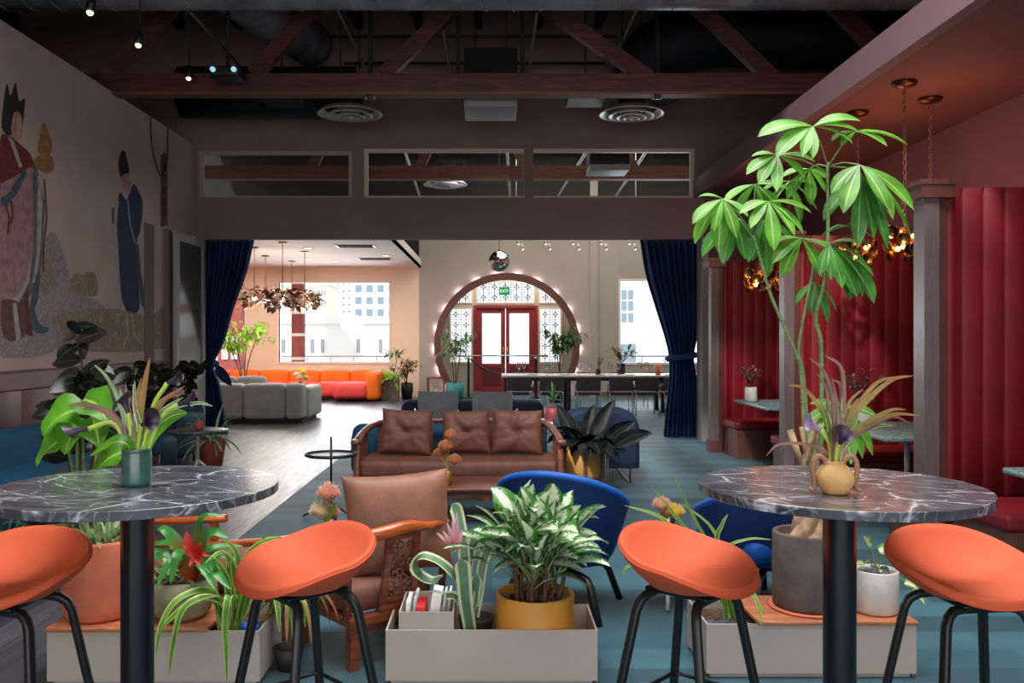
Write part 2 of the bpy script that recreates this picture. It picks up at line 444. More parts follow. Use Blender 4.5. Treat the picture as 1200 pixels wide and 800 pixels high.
def planks():
    t = NT('plank_floor'); v = t.coords((1,1,1), rot=(0,0,PI/2+.0))
    b = t.add('ShaderNodeTexBrick'); b.offset = .37; b.inputs['Color1'].default_value = (0,0,0,1); b.inputs['Color2'].default_value = (1,1,1,1)
    b.inputs['Mortar'].default_value = (.2,.2,.2,1); b.inputs['Mortar Size'].default_value = .004; b.inputs['Scale'].default_value = 1
    b.inputs['Brick Width'].default_value = 1.6; b.inputs['Row Height'].default_value = .17; t.link(v, b.inputs['Vector'])
    mp = t.add('ShaderNodeMapping'); mp.inputs['Scale'].default_value = (12,.9,1); tc = t.add('ShaderNodeTexCoord'); t.link(tc.outputs['Object'], mp.inputs[0])
    g = t.noise(mp.outputs[0], 3, 5, .8)
    c = t.mix(.5, b.outputs['Color'], g)
    t.base(t.ramp(c, [(.2, lin((50,50,57))), (.5, lin((70,69,77))), (.8, lin((94,92,100)))]))
    r = t.ramp(g, [(.3, (.29,.29,.29,1)), (.7, (.45,.45,.45,1))]); t.link(r, t.b.inputs['Roughness'])
    t.bump(t.math('ADD', t.math('MULTIPLY', g, .4), b.outputs['Fac']), -.15, .003)
planks()
def channel_velvet():
    t = NT('red_velvet'); v = t.coords((1,1,1)); n = t.noise(v, 3, 4)
    t.base(t.ramp(n, [(.3, lin((104,6,18))), (.7, lin((136,10,24)))]))
    t.b.inputs['Roughness'].default_value = .6; t.b.inputs['Sheen Weight'].default_value = .4
    t.b.inputs['Sheen Tint'].default_value = lin((190,30,50)); t.b.inputs['Sheen Roughness'].default_value = .35
    t.bump(t.noise(v, 90, 3), .2, .004)
channel_velvet()
def leather():
    t = NT('wainscot_leather'); v = t.coords((1,1,1)); n = t.noise(v, 4, 5, .5)
    t.base(t.ramp(n, [(.3, lin((92,50,46))), (.7, lin((124,74,68)))])); t.b.inputs['Roughness'].default_value = .38
    t.bump(t.noise(v, 30, 4), .25, .004)
leather()
M('wainscot_rail', (152,124,116), .5, noise=(4,.06))
def scroll(name, a, b_, line, sc):
    t = NT(name); v = t.coords((1,1,1)); nz = t.add('ShaderNodeTexNoise', Scale=2.5, Detail=3.0); t.link(v, nz.inputs['Vector']); v2 = t.mix(.3, v, nz.outputs['Color']); vo = t.add('ShaderNodeTexVoronoi'); vo.inputs['Scale'].default_value = sc*1.3; t.link(v2, vo.inputs['Vector'])
    rg = t.math('SINE', t.math('MULTIPLY', vo.outputs['Distance'], 26.0))
    base = t.ramp(t.noise(v, 3, 4), [(.4, lin(a)), (.6, lin(b_))])
    t.base(t.mix(t.ramp(rg, [(.62, (0,0,0,1)), (.9, (.5,.5,.5,1))]), base, lin(line))); t.b.inputs['Roughness'].default_value = .85
scroll('mural_cloud', (150,140,146), (168,150,142), (196,188,192), 5.5)
scroll('mural_rock', (158,132,104), (146,130,116), (186,176,168), 4)
for n_, c_ in dict(mural_pink=(170,132,128), mural_red=(116,50,44), mural_blue=(52,62,88), mural_grey=(104,108,112), mural_dark=(46,44,42),
        mural_skin=(190,152,128), mural_gold=(168,122,72), mural_white=(186,176,168), mural_brown=(112,80,70), mural_teal=(76,92,104), mural_navy=(44,60,92)).items():
    M(n_, c_, .85, noise=(12,.12))
def glass(name, tint=(1,1,1,1), opac=.12):
    t = NT(name); tr = t.add('ShaderNodeBsdfTransparent'); tr.inputs[0].default_value = tint
    gl = t.add('ShaderNodeBsdfGlossy'); gl.inputs['Roughness'].default_value = .03
    fr = t.add('ShaderNodeFresnel'); fr.inputs[0].default_value = 1.45
    mx = t.add('ShaderNodeMixShader'); t.link(t.math('MULTIPLY', fr.outputs[0], opac), mx.inputs[0]); t.link(tr.outputs[0], mx.inputs[1]); t.link(gl.outputs[0], mx.inputs[2])
    out = [n for n in t.n if n.type == 'OUTPUT_MATERIAL'][0]; t.link(mx.outputs[0], out.inputs[0])
glass('glass', (.97,.98,.98,1), 1.0); glass('glass_thin', (.94,.95,.96,1), .9)
def mirror():
    t = NT('mirror_ball'); t.b.inputs['Metallic'].default_value = 1; t.b.inputs['Roughness'].default_value = .08; t.base(lin((200,190,190)))
mirror()
# ---------------------------------------------------------------- the building
LX, SX, WX = -4.37, 2.96, 4.5        # left wall, soffit edge, right wall
HY, BY = 13.0, 22.6                  # header wall, far wall
TOP = 6.4
def B(*boxes):
    m = MB()
    for lo, hi in boxes: m.box(lo, hi)
    return m
struct('floor_planks', B(((-9.3,-2.6,-.1), (-1.9,BY,0))), 'plank_floor')
struct('floor_carpet', B(((-1.9,-2.6,-.1), (6.6,25.0,0))), 'carpet')
struct('trim_1', B(((-1.915,-2.5,0), (-1.9,BY,.004))), 'frame_grey')
struct('wall_left', B(((LX-.18,-2.6,0), (LX,HY+.1,4.33))), 'wall_plaster')
struct('wall_left_upper', B(((-7.1,-2.6,4.33), (-7.0,HY,TOP)), ((-7.1,-2.6,4.25), (LX-.18,HY,4.33))), 'black_ceiling')
struct('wall_right', B(((WX,-2.6,0), (WX+.15,HY,3.57))), 'wall_pink')
struct('wall_right_upper', B(((7.0,-2.6,3.7), (7.1,HY,TOP))), 'black_ceiling')
struct('ceiling_soffit', B(((SX+.1,-2.6,3.57), (7.1,HY,3.64))), 'soffit')
struct('trim_2', B(((SX,-2.6,3.57), (SX+.1,HY,3.82))), 'fascia')
# rear wall behind the camera with a wide window
struct('wall_rear', B(((-7.1,-2.7,0), (-3.6,-2.6,TOP)), ((3.6,-2.7,0), (7.1,-2.6,TOP)), ((-3.6,-2.7,0), (3.6,-2.6,.5)), ((-3.6,-2.7,3.4), (3.6,-2.6,TOP))), 'wall_header')
# header wall: opening X -4.37..3.05 up to 2.96; three clerestory windows
H0, H1 = HY, HY+.14
cz0, cz1 = 3.58, 4.255
cx = [(XX(234,HY), XX(413,HY)), (XX(427,HY), XX(614,HY)), (XX(625,HY), XX(813,HY))]
bx_ = [((-7.1,H0,4.3), (7.1,H1,TOP)), ((-7.1,H0,2.96), (7.1,H1,cz0)), ((-7.1,H0,0), (LX,H1,2.96)), ((-7.1,H0,cz0), (cx[0][0],H1,4.3)),
       ((cx[0][1],H0,cz0), (cx[1][0],H1,4.3)), ((cx[1][1],H0,cz0), (cx[2][0],H1,4.3)), ((cx[2][1],H0,cz0), (7.1,H1,4.3)), ((cx[0][0],H0,cz1), (cx[0][1],H1,4.3))]
struct('wall_header', B(*bx_), 'wall_header')
struct('wall_header_pink', B(((3.14,H0-.012,0), (WX,H0-.001,3.57))), 'wall_pink')
struct('wall_pier', B(((3.05,H0-.2,0), (3.14,H1,2.96)), ((3.14,H0,0), (7.1,H1,2.96))), 'frame_grey')
for i, (a, b) in enumerate(cx):
    zt = cz1 if i == 0 else 4.29
    w = MB(); y0, y1 = H0-.03, H0+.06; k = .05
    w.box((a,y0,zt-k), (b,y1,zt)); w.box((a,y0,cz0), (a+k,y1,zt-k)) if i != 2 else None
    if i != 1: w.box((b-k,y0,cz0), (b,y1,zt-k))
    w.box((a,y0,cz0-.01), (b,y1,cz0+.012))
    o = struct('window_%d' % (i+1), w, 'frame_tan' if i else 'frame_grey')
    g = B(((a+.01,H0+.02,cz0+.01), (b-.01,H0+.028,zt-.02))).build('pane', 'glass', o)
struct('ceiling', B(((-7.1,-2.6,TOP), (-2,25,TOP+.1)), ((4,-2.6,TOP), (7.1,25,TOP+.1)), ((-2,6.0,TOP), (4,25,TOP+.1)), ((-2,-2.6,TOP), (4,1.2,TOP+.1))), 'black_ceiling')
# second room
struct('wall_far_side_left', B(((-9.4,HY,0), (-9.3,BY+.1,3.5))), 'wall_peach')
struct('wall_far_side_left_return', B(((-9.3,HY,0), (-7.1,H1,TOP))), 'wall_peach')
struct('wall_far_side_right', B(((6.5,H1,0), (6.6,25,TOP))), 'wall_beige')
s_ = BY/F
wl = (XX(327,BY), XX(456,BY), ZZ(424,BY), ZZ(331,BY)); wr = (XX(727,BY), 5.45, ZZ(425,BY), ZZ(329,BY)); wz = (-8.9, XX(287,BY), .62, 2.92)
struct('wall_far_peach', B(((-9.3,BY,0), (wz[0],BY+.2,3.55)), ((wz[0],BY,0), (wz[1],BY+.2,wz[2])), ((wz[0],BY,wz[3]), (wz[1],BY+.2,3.55)), ((wz[1],BY,0), (wl[0],BY+.2,3.55)),
   ((wl[0],BY,0), (wl[1],BY+.2,wl[2])), ((wl[0],BY,wl[3]), (wl[1],BY+.2,3.55)), ((wl[1],BY,0), (-1.88,BY+.2,3.55))), 'wall_peach')
# beige wall with the round moon gate
gc = (XX(594,BY), ZZ(405,BY)); gr = 1.74
m = MB(); N = 96
xl, xr_ = -1.88, 3.29
def gatewall(y0, y1):
    """wall slab x xl..xr_, z 0..TOP with a circular hole cut off by the floor"""
    a0 = math.asin(-gc[1]/gr); pts = []
    for k in range(N+1):
        a = a0+(PI-2*a0)*k/N; pts.append((gc[0]+gr*math.cos(a), gc[1]+gr*math.sin(a)))
    def outer(x, z):
        dx, dz = x-gc[0], z-gc[1]; t = []
        if dx > 1e-9: t.append((xr_-gc[0])/dx)
        if dx < -1e-9: t.append((xl-gc[0])/dx)
        if dz > 1e-9: t.append((TOP-gc[1])/dz)
        if dz < -1e-9: t.append((0-gc[1])/dz)
        q = min(t); return (gc[0]+dx*q, gc[1]+dz*q)
    out = [outer(*p) for p in pts]
    for p, q, p2, q2 in zip(pts, out, pts[1:], out[1:]):
        for y, flip in ((y0, 0), (y1, 1)):
            f = [m.vert((p[0],y,p[1])), m.vert((q[0],y,q[1])), m.vert((q2[0],y,q2[1])), m.vert((p2[0],y,p2[1]))]
            m.face(f if flip else f[::-1])
            # corner fill
            if abs(q[0]-q2[0]) > 1e-6 and abs(q[1]-q2[1]) > 1e-6:
                cn = (xr_ if max(q[0],q2[0]) > xr_-1e-5 else xl, TOP if max(q[1],q2[1]) > TOP-1e-5 else 0)
                f = [m.vert((q[0],y,q[1])), m.vert((cn[0],y,cn[1])), m.vert((q2[0],y,q2[1]))]; m.face(f if flip else f[::-1])
        m.face([m.vert((p[0],y0,p[1])), m.vert((p2[0],y0,p2[1])), m.vert((p2[0],y1,p2[1])), m.vert((p[0],y1,p[1]))])
gatewall(BY, BY+.2)
m.box((wr[0],BY,0), (wr[1],BY+.2,wr[2])); m.box((wr[0],BY,wr[3]), (wr[1],BY+.2,TOP)); m.box((wr[1],BY,0), (6.5,BY+.2,TOP)); 
struct('wall_far', m, 'wall_beige')
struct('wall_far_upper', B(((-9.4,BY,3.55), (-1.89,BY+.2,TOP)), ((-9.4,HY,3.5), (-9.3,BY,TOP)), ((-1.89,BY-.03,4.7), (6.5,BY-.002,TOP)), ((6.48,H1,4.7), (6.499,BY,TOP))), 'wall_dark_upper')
struct('trim_3', B(((2.5,BY-.06,0), (2.7,BY-.001,TOP))), 'wall_beige')
struct('baseboard_far', B(((-1.88,BY-.03,0), (-1.32,BY-.001,.12)), ((2.1,BY-.03,0), (2.5,BY-.001,.12)), ((2.7,BY-.03,0), (6.5,BY-.001,.12))), 'skirt')
for i, (a, b, z0, z1) in enumerate((wl, wz, wr)):
    w = MB(); k = .05; y0, y1 = BY-.02, BY+.12
    w.box((a-k,y0,z0-k), (b+k,y1,z0)); w.box((a-k,y0,z1), (b+k,y1,z1+k)); w.box((a-k,y0,z0), (a,y1,z1)); w.box((b,y0,z0), (b+k,y1,z1))
    o = struct('window_%d' % (i+4), w, 'ceiling_white')
    B(((a,BY+.1,z0), (b,BY+.108,z1))).build('pane', 'glass', o)
# dropped white ceiling of the far lounge with its fascia
struct('ceiling_lounge', B(((-9.3,H1,3.31), (-1.83,BY,3.36)), ((-1.88,H1,3.31), (-1.83,BY,3.52)), ((-9.3,H1,3.5), (-1.88,BY,3.56))), 'ceiling_white')
# entry vestibule behind the gate
VY2 = 24.0
struct('wall_vestibule', B(((-2.0,BY+.2,0), (-1.9,VY2,3.4)), ((2.75,BY+.2,0), (2.85,VY2,3.4)), ((-2.0,BY+.2,3.3), (2.85,VY2+.2,3.4))), 'wall_beige')
def vz(py): return ZZ(py, VY2)
def vx(px): return XX(px, VY2)
dx0, dx1, dzt = vx(558), vx(627), vz(361)
lat = [(vx(528), vx(552), vz(424), vz(362)), (vx(633), vx(657), vz(424), vz(362)), (vx(560), vx(625), vz(354), vz(330)), (vx(512), vx(552), vz(354), vz(330)), (vx(633), vx(672), vz(354), vz(330))]
m = MB(); wy0, wy1 = VY2, VY2+.12
xs = sorted({-1.9, 2.75, dx0, dx1, *[v for l in lat for v in l[:2]]}); zs = sorted({0, 3.3, dzt, *[v for l in lat for v in l[2:]]})
for a, b in zip(xs, xs[1:]):
    for c, d in zip(zs, zs[1:]):
        mx_, mz_ = (a+b)/2, (c+d)/2
        if dx0 < mx_ < dx1 and mz_ < dzt: continue
        if any(l[0] < mx_ < l[1] and l[2] < mz_ < l[3] for l in lat): continue
        m.box((a,wy0,c), (b,wy1,d))
struct('wall_entrance', m, 'wall_beige')
for i, (a, b, z0, z1) in enumerate(lat):
    w = MB(); k = .035; y0, y1 = VY2-.02, VY2+.0
    w.box((a-k,y0,z0-k), (b+k,y1,z0)); w.box((a-k,y0,z1), (b+k,y1,z1+k)); w.box((a-k,y0,z0), (a,y1,z1)); w.box((b,y0,z0), (b+k,y1,z1))
    o = struct('window_%d' % (i+7), w, 'wall_peach')
    g = MB(); c = .30; nx = max(1, round((b-a)/c)); nz = max(1, round((z1-z0)/c)); cw, ch = (b-a)/nx, (z1-z0)/nz; t = .009; yy = VY2+.05
    for ix in range(nx):
        for iz in range(nz):
            x, z = a+ix*cw, z0+iz*ch
            for f0 in (0, .22, .5, .78):
                g.box((x+f0*cw-t,yy,z), (x+f0*cw+t,yy+.012,z+ch)) if f0 in (0, .5) else g.box((x+f0*cw-t/2,yy,z), (x+f0*cw+t/2,yy+.012,z+ch))
                g.box((x,yy,z+f0*ch-t/2), (x+cw,yy+.012,z+f0*ch+t/2))
            q = [(.5,.28),(.72,.5),(.5,.72),(.28,.5)]
            for k2 in range(4):
                p0, p1 = q[k2], q[(k2+1)%4]; g.bar((x+p0[0]*cw,yy+.006,z+p0[1]*ch), (x+p1[0]*cw,yy+.006,z+p1[1]*ch), .012, .02)
    g.build('lattice', 'lattice', o)
    B(((a,VY2+.08,z0), (b,VY2+.086,z1))).build('pane', 'glass', o)
# red double doors
for i, (a, b) in enumerate(((dx0, (dx0+dx1)/2-.01), ((dx0+dx1)/2+.01, dx1))):
    ga, gb, gz0, gz1 = (vx(565), vx(587), vz(426), vz(367)) if i == 0 else (vx(597), vx(620), vz(426), vz(367))
    w = B(((a,VY2+.02,0), (ga,VY2+.08,dzt)), ((gb,VY2+.02,0), (b,VY2+.08,dzt)), ((ga,VY2+.02,gz1), (gb,VY2+.08,dzt)), ((ga,VY2+.02,0), (gb,VY2+.08,gz0)))
    o = struct('door_%d' % (i+1), w, 'door_red')
    B(((ga,VY2+.045,gz0), (gb,VY2+.052,gz1))).build('pane', 'glass', o)
    hx = gb+.06 if i == 0 else ga-.06
    MB().tube([(hx,VY2-.04,.85), (hx,VY2-.04,1.25)], .012).tube([(hx,VY2+.02,.87),(hx,VY2-.04,.87)], .01).tube([(hx,VY2+.02,1.23),(hx,VY2-.04,1.23)], .01).build('handle', 'brass', o)
    B(((ga,VY2+.005,.22), (gb,VY2+.02,.72))).build('door_panel', 'door_red_dark', o)
struct('trim_4', B(((dx0-.07,VY2-.03,0), (dx0,VY2+.02,dzt+.08)), ((dx1,VY2-.03,0), (dx1+.07,VY2+.02,dzt+.08)), ((dx0,VY2-.03,dzt), (dx1,VY2+.02,dzt+.08))), 'door_red')
# moon gate ring
t = thing('moon_gate_ring', 'large round dark wood ring framing the red entrance doors, lit from behind', 'moon gate', (gc[0], BY, 0))
m = MB(); a0 = math.asin(-gc[1]/(1.85)); n = 90
for k in range(n+1):
    pass
prof = [(1.68,-.16), (1.86,-.16), (1.86,-.07), (1.78,-.07), (1.78,-.005), (1.68,-.005)]
rows = []
for k in range(n+1):
    a = a0+.02+(PI-2*a0-.04)*k/n; rows.append([Vector((r*math.cos(a), y, gc[1]+r*math.sin(a))) for r, y in prof+[prof[0]]])
m.grid(rows, smooth=False); m.build('ring', 'ring_wood', t)
for k in range(16):
    a = a0+.15+(PI-2*a0-.3)*k/15; m = MB()
    m.tube([(1.815*math.cos(a+e), -.035, gc[1]+1.815*math.sin(a+e)) for e in (-.045,-.015,.015,.045)], .018, 6); m.build('led_strip', 'led', t)
# wainscot on the left wall
w0 = MB(); w0.box((LX+.002,-2.5,1.03), (LX+.05,11.7,1.19)); w0.box((LX+.002,-2.5,0), (LX+.04,11.7,.1))
struct('baseboard_left', w0, 'wainscot_rail')
struct('trim_5', B(((LX+.002,-2.5,1.19), (LX+.06,11.7,1.205))), 'skirt')
seams = [-2.5]+[8.1+1.15*k for k in range(-8, 4)]+[11.7]
for i, (a, b) in enumerate(zip(seams, seams[1:])):
    m = MB(); m.rbox((LX+.026, (a+b)/2, .565), (.045, b-a-.02, .92), .015, 2, 2)
    struct('trim_%d' % (i+6), m, 'wainscot_leather')
struct('baseboard_right', B(((WX-.02,-2.5,0), (WX-.001,HY,.1))), 'booth_wood')

# roof trusses, struts, joists, ducts
def truss(y, label, xa, xb, webs, wm='beam_wood'):
    t = thing('roof_truss', label, 'roof truss', ((xa+xb)/2, y, 4.3)); off = t.location
    MB().box((xa,y-.09,4.325), (xb,y+.09,4.54)).build('bottom_chord', wm, t, off)
    MB().box((xa,y-.1,4.3), (xb,y+.09,4.325)).build('chord_edge', 'beam_edge', t, off)
    for (x0, z0, x1, z1) in webs: MB().bar((x0,y,z0), (x1,y,z1), .12, .17, (0,0,1)).build('web', wm, t, off)
    MB().box((xa,y-.09,6.15), (xb,y+.09,6.38)).build('top_chord', 'beam_wood', t, off)
Y1 = 10.2
webs = []
for (xt, yt, xb_, yb) in ((209,0,134,85), (374,0,298,88), (520,20,450,88), (655,20,760,92), (830,20,905,92), (985,15,1030,60)):
    x0, z0 = XX(xb_,Y1), ZZ(yb,Y1); x1, z1 = XX(xt,Y1), ZZ(yt,Y1); e = (6.2-z0)/(z1-z0); webs.append((x0, z0, x0+(x1-x0)*e, 6.2))
truss(Y1, 'dark brown timber roof truss crossing the bar room, with a long chord and slanted webs', -6.9, 6.9, webs)
webs2 = [(-3.2+1.9*k, 4.5, -2.4+1.9*k if k < 2 else -4.0+1.9*k, 6.2) for k in range(5)]
truss(15.6, 'reddish timber roof truss seen through the high strip of windows', -6.45, 6.4, webs2, 'beam_edge')
for k, (px, yy) in enumerate(((470,14.6),(590,15.0),(705,14.8),(770,15.2))):
    x = XX(px, 15); o = MB().tube([(x,13.6,5.0), (x+.25*(1 if k % 2 else -1),22.0,5.0)], .03, 8).build('ceiling_conduit', 'pipe_grey'); tag(o, ['grey conduit seen through the middle high window at its left', 'grey conduit seen through the middle high window at its right end', 'grey conduit seen through the right high window at its centre', 'grey conduit seen through the right high window at its right end'][k], 'conduit', 'conduits above the far room')
for k in range(5):
    x = (-3.6, -1.83, -.62, .53, 1.70)[k]
    o = MB().tube([(x,6.2,5.38), (x,12.95,5.38)], .018, 8).build('ceiling_conduit', 'pipe_grey')
    tag(o, ['thin grey conduit along the dark ceiling, leftmost, running toward the clerestory', 'thin grey conduit along the ceiling above the left round diffuser', 'thin grey conduit along the ceiling just left of the central air unit',
            'thin grey conduit along the ceiling just right of the central air unit', 'thin grey conduit along the ceiling left of the right round diffuser'][k], 'conduit', 'conduits running the length of the ceiling')
for i, y in enumerate((11.4, 12.5)):
    o = MB().tube([(-2.1,y,5.40), (1.6,y,5.40)], .022, 8).build('cross_pipe', 'pipe_black'); o['group'] = 'cross pipes in the ceiling'
    tag(o, ('upper' if i == 0 else 'lower')+' black cross pipe spanning the ceiling behind the timber truss', 'pipe', 'cross pipes in the ceiling')
for k, px in enumerate((434, 537, 612, 770)):
    x = XX(px, 11.0)
    o = MB().bar((x,11.0,4.5), (x,11.0,TOP), .05, .05, (0,1,0)).build('hanger_rod', 'pipe_black')
    tag(o, ['black vertical hanger above the left round diffuser', 'black vertical hanger at the left corner of the central air unit', 'black vertical hanger at the right corner of the central air unit', 'black vertical hanger above the right round diffuser'][k], 'hanger', 'black hangers dropping from the roof')
m = MB().tube([(x,9.1,5.17) for x in (-6.98, -3, 0, 3, 6.98)], .27, 28)
o = m.build('spiral_duct', 'steel_duct'); tag(o, 'long round grey spiral duct crossing the top of the picture', 'duct')
rib = MB(); rib.tube([(-6.9+13.8*j/900,9.1+.273*math.cos(2*PI*j/18), 5.17+.273*math.sin(2*PI*j/18)) for j in range(900)], .008, 4)
rib.build('duct_ridge', 'steel_duct', o)
pts = curve_pts([(-3.6,10.0,6.38), (-3.3,10.35,5.85), (-2.95,10.8,5.6), (-2.7,11.6,5.6), (-2.6,12.6,5.7)], 10)
fl = [ .30+.012*(-1)**k for k in range(len(pts))]
o = MB().tube(pts, fl, 20).build('flexible_duct', 'steel_duct'); tag(o, 'corrugated grey flexible duct curving at the upper left', 'duct')
pts = curve_pts([(2.1,12.0,4.75), (2.15,12.0,5.3), (2.9,12.0,5.6), (4.2,12.0,5.6), (6.9,12.0,5.6)], 8)
o = MB().tube(pts, .42, 24).build('black_duct', 'black_duct'); tag(o, 'fat black elbow duct behind the truss at upper right', 'duct')
o = MB().tube([(-4.3,12.2,4.9), (-1.9,12.2,4.9)], .35, 24).tube([(-3.1,12.2,5.2), (-3.1,12.2,TOP)], .02, 6).build('black_duct', 'black_duct'); tag(o, 'short black round duct behind the truss at upper left', 'duct')
for k in range(12):
    x = -4.6+.88*k
    o = MB().box((x-.05,-2.5,6.05), (x+.05,HY,TOP)).build('ceiling_joist_%d' % k, 'joist'); o['kind'] = 'structure'; o.name = 'trim_%d' % (40+k)
# round ceiling diffusers
def diffuser(loc, label):
    t = thing('round_diffuser', label, 'ceiling diffuser', loc, 0, 'round metal air diffusers')
    for i, (r, z) in enumerate(((.42,.05), (.30,.025), (.20,.005), (.11,-.01))):
        MB().lathe([(r-.10,z+.06), (r-.015,z), (r,z+.004), (r-.005,z+.012), (r-.085,z+.075)], seg=40, cap=False).build('ring', 'diffuser', t)
    MB().lathe([(0,-.012), (.03,-.012), (.035,0), (0,.03)], seg=20).build('centre_cap', 'diffuser', t)
    MB().cyl((0,0,.08), .18, .34, 28).build('duct_collar', 'black_duct', t)
    for sx in (-.12,.12): MB().tube([(sx,0,.4), (sx,0,TOP-4.36)], .01, 6).build('rod', 'pipe_black', t)
    return t
d0 = diffuser(P(410,139,11.4), 'round silver ringed air diffuser hanging below the truss on the left')
copy_tree(d0, P(740,139,11.4), label='round silver ringed air diffuser hanging below the truss on the right')
copy_tree(d0, P(522,220,16.7), label='round silver air diffuser seen through the middle high window')
# air units
def unit(loc, w, h, d, label, g=None):
    t = thing('air_unit', label, 'air conditioning unit', loc, 0, g)
    MB().rbox((0,0,h*.62), (w,d,h*.75), .02, 2, 1).build('housing', 'joist', t)
    m = MB().rbox((0,0,h*.12), (w*1.0,d,h*.24), .015, 2, 1); m.build('grille_panel', 'unit_grey', t)
    v = MB()
    for k in range(7): v.box((-w*.42,-d/2-.006,h*(.03+k*.026)), (w*.42,-d/2,h*(.038+k*.026)))
    v.build('louvre', 'frame_grey', t)
    for sx in (-w*.3,w*.3): MB().tube([(sx,0,h*.9), (sx,0,TOP-loc[2])], .012, 6).build('rod', 'pipe_black', t)
    return t
unit(P(575,134,10.9), .64, .72, .7, 'black box unit with pale grey underside hanging in the centre behind the truss')
unit(P(712,203,14.9), .66, .42, .6, 'grey box unit seen through the right high window')
for px, w, lb in ((330, .46, 'slim dark ceiling panel left of the left round diffuser'), (686, .46, 'slim ceiling panel with pale edge left of the right round diffuser')):
    p = P(px, 120, 11.2); t = thing('ceiling_panel', lb, 'ceiling panel', p); MB().rbox((0,0,.06), (w,.5,.07), .01, 1, 1).build('body', 'joist', t); MB().box((-w/2,-.25,0), (w/2,.25,.022)).build('edge', 'unit_grey' if px > 600 else 'joist', t)
    MB().tube([(0,0,.09), (0,0,1.9)], .012, 6).build('rod', 'pipe_black', t)
# projector
p = P(267, 87, 9.8); t = thing('projector', 'black projector with two glowing lenses hung on a rod beside the left truss web', 'projector', p)
MB().rbox((0,0,0), (.34,.28,.12), .03, 3, 1).build('body', 'black_wood', t)
for sx in (-.12, .11): MB().tube([(sx,-.13,.01), (sx,-.165,.01)], .028, 14).build('lens', 'lens', t)
MB().tube([(0,0,.05), (0,0,TOP-p.z)], .018, 8).build('rod', 'pipe_black', t)
def spot(loc, label, L=.5, aim=(0,-.3,-1), rod=None):
    t = thing('track_spotlight', label, 'spotlight', loc, 0, 'small black spotlights among the roof timbers'); a = Vector(aim).normalized()
    MB().tube([(0,0,0), a*.14], [.035,.045], 12).build('lamp_head', 'black_wood', t)
    MB().sphere(a*.14, .03, 10, 6).build('bulb', 'bulb', t)
    MB().tube([(0,0,L), (0,0,0)], .008, 6).build('rod', 'pipe_black', t)
spot(P(164,38,8.5), 'black spotlight against the left truss web, below a bracket', .9); spot(P(108,-2,7.5), 'black spotlight at the top left corner of the dark ceiling', .9)
spot(P(222,78,9.9), 'black spotlight between the left truss web and the projector', 1.2, (0,-.2,-1))
for px, lb in ((434, 'left'), (770, 'right')):
    p = P(px, 113, 10.15); p.z = 4.282; t = thing('clip_light', 'tiny twin clip light under the truss chord above the %s round diffuser' % lb, 'clip light', p, 0, 'clip lights under the truss')
    MB().rbox((0,0,0), (.07,.07,.06), .01, 1, 1).build('clip', 'black_wood', t)
    for sx in (-.06, .06): MB().tube([(0,0,-.01), (sx,0,-.02)], [.014,.02], 8).build('lamp_head', 'unit_grey', t)
o = MB().tube(curve_pts([(LX+.02,P(0,0,11.2).y,4.3), (LX+.03,11.25,3.9), (LX+.04,11.5,3.62), (LX+.03,11.75,3.9), (LX+.02,11.8,4.32)], 8), .008, 6).build('hanging_cable', 'joist'); tag(o, 'dark cable hanging in a loop at the top of the left wall', 'cable')
# curtains
def curtain(name, label, pts, D, folds=9, depth=.13, mat='navy_velvet'):
    """pts: list of (py, px_left, px_right) rows"""
    zs = [ZZ(p[0], D) for p in pts]; t = thing(name, label, 'curtain', (XX((pts[0][1]+pts[0][2])/2, D), D, 0), 0, 'navy curtains tied back at the opening'); off = t.location
    rows = []; n = 72
    L = curve_pts([Vector((XX(p[1],D), XX(p[2],D), ZZ(p[0],D))) for p in pts], 6)
    for q in L:
        a, b, z = q; row = []
        for k in range(n+1):
            s = k/n; w = abs(b-a); amp = depth*(.35+.65*min(1, w/1.0))
            row.append(Vector((a+(b-a)*s, D+amp*math.sin(s*folds*2*PI)+.04*math.sin(s*17+z), z)))
        rows.append(row)
    m = MB(); m.grid(rows); m.grid([[p+Vector((0,.02,0)) for p in r][::-1] for r in rows]); m.build('fabric', mat, t, off)
    k = min(range(len(pts)), key=lambda i: abs(pts[i][2]-pts[i][1])); a, b, z = XX(pts[k][1],D), XX(pts[k][2],D), ZZ(pts[k][0],D); c = (a+b)/2; w = (b-a)/2
    m = MB(); m.tube([(c+(w+.02)*math.cos(q), D+.16*math.sin(q), z+.03*math.cos(q)) for q in [2*PI*j/24 for j in range(24)]], .05, 8, True); m.build('tieback', mat, t, off)
    return t
curtain('drape_curtain', 'navy velvet curtain tied back beside the open glass door', [(281,236,297), (320,236,288), (360,236,274), (400,237,263), (428,238,251), (450,238,258), (480,238,263), (509,238,268)], 13.35)
m = MB(); q = P(252,428,13.2)
m.leaf(q, (.8,-.2,-.8), .42, .16, (0,-1,0), .1, .3, 6, 'oval')
o = m.build('curtain_sash', 'navy_velvet'); tag(o, 'loose end of the sash poking out from the left navy curtain', 'sash')
curtain('drape_curtain', 'navy velvet curtain tied back in front of the right far window', [(279,750,819), (320,757,819), (360,769,818), (395,780,816), (418,785,812), (445,785,816), (480,781,819), (516,778,822)], 13.35)
